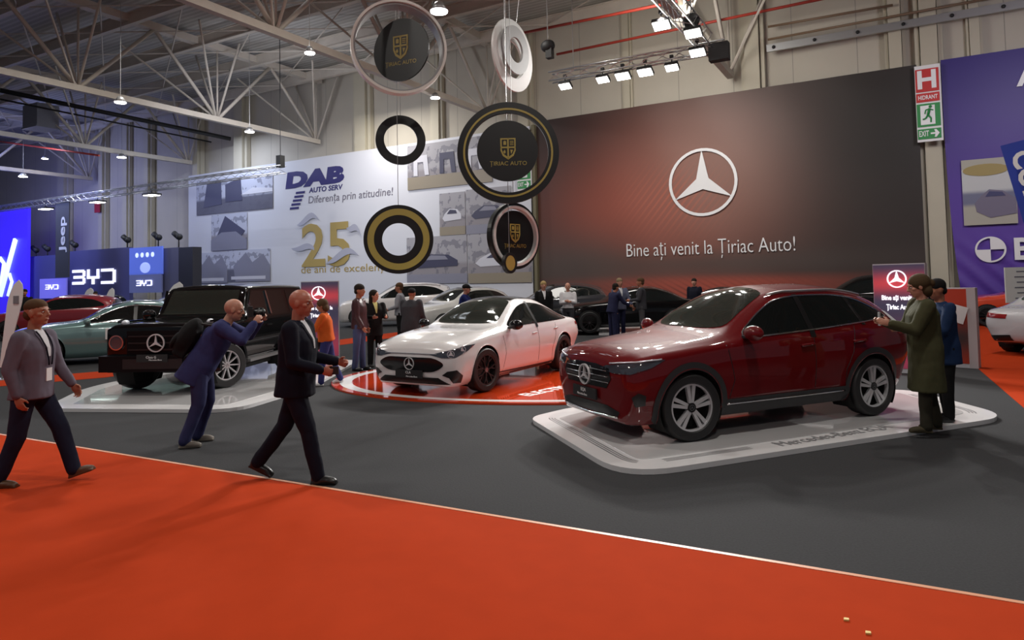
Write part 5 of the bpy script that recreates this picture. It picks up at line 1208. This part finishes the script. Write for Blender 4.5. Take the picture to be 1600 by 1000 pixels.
    if coat:
        for zz in (lowz, lowz*.7, lowz*.35): 
            c = Vector((pel.x, 0, pel.z+zz)); c.x = (LEG[0][2].x+LEG[1][2].x)/2*min(1, -zz/.44) if zz < 0 else 0
            rr.append((c, .155+.06*(-zz), .195*b_+.05*(-zz), I3))
    else: rr += [(tor(.0, 0, lowz), .158*b_, .192*b_, Rl)]
    rr += [(tor(0, 0, .02), .150*b_, .184*b_, Rl), (tor(.006, 0, .14), .143*b_, .170*b_, Rl), (tor(.008, 0, .27), .145*b_, .180*b_, Rl), (tor(0, 0, .38), .140*b_, .190*b_, Rl), (tor(-.01, 0, .465), .112, .185*b_, Rl), (tor(-.012, 0, .525), .075, .115, Rl), (tor(-.012, 0, .555), .062, .066, Rl)]
    loft(j, rr, 24)
    for side, sh, el, wr, fa in ARM:
        sr = .076 if coat else .068; cap(j, tor(-.005, side*.12, .455), sh-Vector((0, 0, .008)), .065, sr*1.08); cap(j, sh, el, sr*1.06*b_, sr*.92); cap(j, el, wr-fa*.015, sr*.90, sr*.66)
    jk = remesh(j, 'coat' if coat else 'jacket', top, t, cv, 4, .007)
    S = Skin(jk.data)
    if shirt:
        fx = Rl @ Vector((-1, 0, 0)); P = lambda y, zz: tor(.3, y, zz)
        pm = S.patch([P(-.055, .545), P(0, .555), P(.055, .545), P(.012, .30), P(-.012, .30)], fx, .005, .02)
        if pm.v: pm.build('shirt', shirt, t, fix=False)
        for s in (1, -1):
            pm = S.patch([P(s*.058, .55), P(s*.085, .50), P(s*.070, .42), P(s*.014, .28), P(s*.050, .46)], fx, .010, .02)
            if pm.v: pm.build('lapel', top, t, fix=False)
    J.update(HANDS=HANDS, S=S, tor=tor, hd=hd, mat=Matrix.Translation((loc[0], loc[1], z)) @ Matrix.Rotation(heading, 4, 'Z') @ Matrix.Scale(k, 4), t=t, ARM=ARM, Rl=Rl)
    return J
def P2(px, py, z=0): p = onz(px, py, z); return (p.x, p.y)
M_HGREY = cloth('hair_grey', (.25, .22, .19)); M_HDARK = cloth('hair_dark', (.018, .013, .010)); M_HBROWN = cloth('hair_brown', (.085, .045, .022))
M_NAVY = cloth('cloth_navy', (.018, .020, .055)); M_DNAVY = cloth('cloth_dark_navy', (.006, .007, .016)); M_BLKC = cloth('cloth_black', (.008, .008, .009)); M_SHIRT = cloth('cloth_white', (.62, .62, .64))
M_BROWN = mat('shoe_brown', (.10, .045, .02), .45); M_DSHOE = mat('shoe_black', (.012, .012, .012), .35); M_GSHOE = mat('shoe_grey', (.14, .12, .10), .6); M_WSHOE = mat('shoe_white', (.65, .65, .66), .5)
M_JEAN = cloth('cloth_jeans', (.06, .075, .16)); M_CHAR = cloth('cloth_charcoal', (.045, .045, .052))
# man in the grey blazer
J = person('man in mauve grey blazer and dark jeans striding right at the left edge', P2(48, 757), D(2), 1.76, M_SKIN2, True, 2, legs=((28, 10, 18), (-9, 14, 0)), arms=((14, 8, 22, 0), (-12, 10, 26, 6)), head=(-4, -2), top=cloth('blazer_mauve', (.13, .115, .15)), bottom=cloth('jeans_ink', (.012, .015, .035)), shoe=M_BROWN, hair=M_HBROWN, hairstyle='crop', hem=.84, shirt=M_SHIRT, build=1.04)
S, tor = J['S'], J['tor']
for s in (1, -1):
    m = S.line([tor(.3, s*.06, .53), tor(.3, s*.055, .42), tor(.3, s*.02, .22)], J['Rl'] @ Vector((-1, 0, 0)), .007, .012, .03)
    if m.v: m.build('lanyard', M_DNAVY, J['t'])
MB().box(tor(.155, -.0, .13), (.008, .08, .12)).build('badge', M_WHITE, J['t'])
# photographer
J = person('bald photographer in blue suit bending forward with a camera at his eye', P2(314, 694), D(14), 1.78, M_SKIN, True, 31, legs=((8, 26, 0), (0, 20, 0)), arms=((62, 20, 82, 26), (58, 22, 88, 26)), head=(0, -2), top=cloth('suit_blue', (.035, .040, .13)), bottom=cloth('trouser_blue', (.030, .034, .10)), shoe=M_GSHOE, hair=None, hairstyle='bald', hem=.70, build=1.14, curl=.9, splay=.06)
Mx = J['mat']; hc = Mx @ J['hd'](.17, .0, .0); 
t = thing('photo_camera', 'black photo camera held up by the bending photographer', 'camera', hc, D(24))
MB().box((0, 0, 0), (.06, .14, .095)).box((-.005, 0, .058), (.055, .055, .03)).build('camera_body', M_BLACK, t)
MB().tube((.03, 0, -.005), (.13, 0, -.005), .036, 18).tube((.13, 0, -.005), (.16, 0, -.005), .040, 18).build('lens', M_TRIM, t)
bp = Mx @ J['tor'](-.275, 0, .19); t = thing('backpack', 'black backpack on the back of the photographer', 'backpack', bp, D(24)); t.rotation_euler = (0, D(31), D(14))
m = MB(); m.ball((0, 0, 0), (.12, .17, .25), 18, 12).box((.02, 0, -.05), (.13, .26, .34)); remesh(m, 'bag', M_BLKC, t, .014, 5, .006)
m = MB(); m.ball((-.095, 0, -.08), (.045, .12, .11), 14, 8); m.build('front_pocket', M_BLKC, t)
for s in (1, -1): MB().path([(.06, s*.09, .22), (.16, s*.13, .26), (.27, s*.14, .20), (.31, s*.15, .05), (.2, s*.17, -.12)], .014, 6).build('strap', M_BLACK, t)
# bald man striding
J = person('bald man in dark navy suit striding right in the foreground', P2(463, 752), D(-3), 1.80, M_SKIN3, True, 3, legs=((-18, 20, -26), (19, 7, 0)), arms=((10, 6, 70, 8), (8, 8, 62, 22)), head=(-6, 4), top=M_DNAVY, bottom=M_DNAVY, shoe=M_DSHOE, hair=M_HGREY, hairstyle='bald', hem=.80, shirt=M_SHIRT, build=1.10, curl=1.0)
h = J['mat'] @ J['HANDS'][1]; t = thing('mobile_phone', 'small dark phone in the hand of the striding bald man', 'phone', h+Vector((.02, .0, .01)), D(-3)); MB().box((0, 0, 0), (.14, .012, .07)).build('phone_body', M_BLACK, t)
# woman in the long green coat and her companion
M_OLIVE = cloth('coat_olive', (.055, .055, .026)); M_OLD = cloth('trouser_olive', (.035, .032, .022))
J = person('woman in long olive green coat standing beside the dark red SUV', P2(1452, 674, .054), D(165), 1.72, M_SKIN, True, 2, legs=((6, 5, 0), (-5, 4, 0)), arms=((28, 8, 78, 8), (24, 8, 82, 14)), head=(0, 14), top=M_OLIVE, bottom=M_OLD, shoe=cloth('boot_olive', (.06, .05, .03)), hair=cloth('hair_chestnut', (.07, .045, .022)), hairstyle='bun', hem=.45, coat=True, build=1.16, z=.054)
h = J['mat'] @ ((J['HANDS'][0]+J['HANDS'][1])/2); t = thing('mobile_phone', 'pale phone held by the woman in the olive coat', 'phone', h+Vector((-.02, 0, .03)), D(165)); MB().box((0, 0, 0), (.012, .075, .15)).build('phone_body', M_SGREY, t)
J = person('person in blue jacket standing half hidden behind the olive coat', P2(1480, 657, .054), D(180), 1.66, M_SKIN2, False, 3, legs=((4, 4, 0), (-3, 4, 0)), arms=((20, 6, 60, 0), (26, 8, 60, 0)), head=(0, 10), top=cloth('jacket_blue', (.012, .030, .085)), bottom=M_BLKC, shoe=M_DSHOE, hair=cloth('hair_black', (.010, .009, .010)), hairstyle='short', hem=.70, build=1.06, z=.054)
# visitors behind the cars
person('woman in orange top and blue trousers carrying a bag and papers', P2(511, 602), D(188), 1.55, M_SKIN2, False, 6, legs=((10, 6, 0), (-12, 12, -6)), arms=((30, 8, 62, 14), (35, 8, 55, 14)), head=(0, 12), top=cloth('top_orange', (.55, .10, .015)), bottom=cloth('trouser_royal', (.03, .035, .14)), shoe=M_WSHOE, hair=M_HBROWN, hairstyle='bob', hem=.90, build=1.12)
p = onz(494, 600); t = thing('handbag', 'dark handbag hanging from the arm of the woman in orange', 'bag', (p.x-.02, p.y-.05, .72)); m = MB(); m.ball((0, 0, 0), (.15, .07, .13), 14, 8).build('bag', M_BLACK, t); MB().path([(-.1, 0, .08), (-.08, 0, .22), (0, 0, .28), (.08, 0, .22), (.1, 0, .08)], .010, 6).build('handle', M_STEEL, t)
t = thing('brochure', 'white papers held by the woman in orange', 'paper', (p.x-.12, p.y+.02, .98)); MB().box((0, 0, 0), (.20, .24, .012), M=Matrix.Rotation(-.5, 3, 'Y')).build('paper_sheet', M_WHITE, t)
person('man in maroon leather jacket and jeans beside the round platform', P2(562, 579), D(-8), 1.79, M_SKIN2, False, 0, legs=((3, 2, 0), (-3, 3, 0)), arms=((4, 6, 14, 4), (6, 6, 22, 6)), head=(0, 3), top=mat('leather_maroon', (.055, .018, .022), .4), bottom=M_JEAN, shoe=M_DSHOE, hair=M_HDARK, hem=.84)
person('woman in black coat with pale yellow scarf standing beside maroon jacket', P2(586, 573), D(-60), 1.66, M_SKIN, False, 0, legs=((2, 2, 0), (-2, 2, 0)), arms=((22, 6, 70, 14), (22, 6, 70, 14)), head=(35, 0), top=M_BLKC, bottom=M_BLKC, shoe=M_DSHOE, hair=M_HDARK, hairstyle='long', hem=.70, shirt=cloth('scarf_yellow', (.60, .55, .22)))
person('man in dark grey coat and cap seen from behind the white bonnet', P2(643, 566), D(70), 1.68, M_SKIN2, False, 4, top=M_CHAR, bottom=M_BLKC, hair=M_BLKC, hairstyle='cap', hem=.70, build=1.28, arms=((15, 12, 40, 0), (10, 12, 30, 0)))
person('bearded man in light grey waistcoat facing left before the white SUV', P2(626, 542), D(180), 1.80, M_SKIN2, False, 0, top=cloth('vest_grey', (.28, .29, .32)), bottom=M_BLKC, hair=M_HBROWN, hem=.86, arms=((10, 8, 60, 10), (10, 8, 60, 10)))
person('man in blue jacket and dark cap behind the white saloon roof', P2(723, 545), D(-5), 1.74, M_SKIN, False, 10, top=cloth('jacket_royal', (.012, .022, .12)), bottom=M_BLKC, hair=M_BLKC, hairstyle='cap', hem=.86, arms=((40, 8, 70, 14), (40, 8, 70, 14)))
person('light haired man in black suit before the black people carrier', P2(851, 533), D(-80), 1.76, M_SKIN, False, 0, top=M_BLKC, bottom=M_BLKC, hair=cloth('hair_blond', (.35, .25, .11)), hem=.84, shirt=M_SHIRT)
person('man in white shirt with folded arms before the black people carrier', P2(889, 529), D(-95), 1.70, M_SKIN, False, 0, top=M_SHIRT, bottom=M_CHAR, hair=None, hairstyle='bald', hem=.96, arms=((18, 6, 88, 50), (14, 6, 88, 50)))
person('man in navy suit with his back turned shaking hands with the others', P2(958, 530, .0), D(30), 1.66, M_SKIN2, False, 12, top=M_NAVY, bottom=M_NAVY, hair=M_HDARK, hem=.82, arms=((10, 6, 20, 0), (35, 6, 30, 0)))
person('man in blue grey suit and white shirt in the greeting group', P2(970, 527), D(-70), 1.80, M_SKIN, False, 0, top=cloth('suit_blue_grey', (.10, .11, .17)), bottom=M_NAVY, hair=cloth('hair_sandy', (.22, .16, .09)), hem=.82, shirt=M_SHIRT, arms=((25, 8, 20, 0), (5, 6, 10, 0)))
person('bearded man in dark grey suit on the right of the greeting group', P2(1004, 528), D(170), 1.80, M_SKIN2, False, 0, top=M_CHAR, bottom=cloth('suit_mid_grey', (.075, .075, .08)), hair=M_HBROWN, hem=.82, shirt=M_SHIRT, arms=((15, 6, 70, 10), (10, 6, 20, 0)))
person('man in dark suit standing alone before the red banner', P2(1087, 513), D(-120), 1.74, M_SKIN, False, 0, top=M_DNAVY, bottom=M_BLKC, hair=M_HDARK, hem=.82)
person('dark haired visitor with yellow collar between the two small flags', P2(149, 516), D(-90), 1.70, M_SKIN2, False, 0, top=M_BLKC, bottom=M_BLKC, hair=M_HDARK, hem=.82, shirt=cloth('scarf_yellow', (.6, .55, .2)))
person('distant visitor in black before the glowing blue wall', P2(32, 516), D(-90), 1.66, M_SKIN2, False, 0, top=M_BLKC, bottom=M_BLKC, hair=M_HDARK, hem=.82)
person('dark figure beside the far end of the glowing blue wall', P2(38, 524), D(-60), 1.86, M_SKIN2, False, 0, top=M_BLKC, bottom=M_BLKC, hair=M_HDARK, hem=.82)
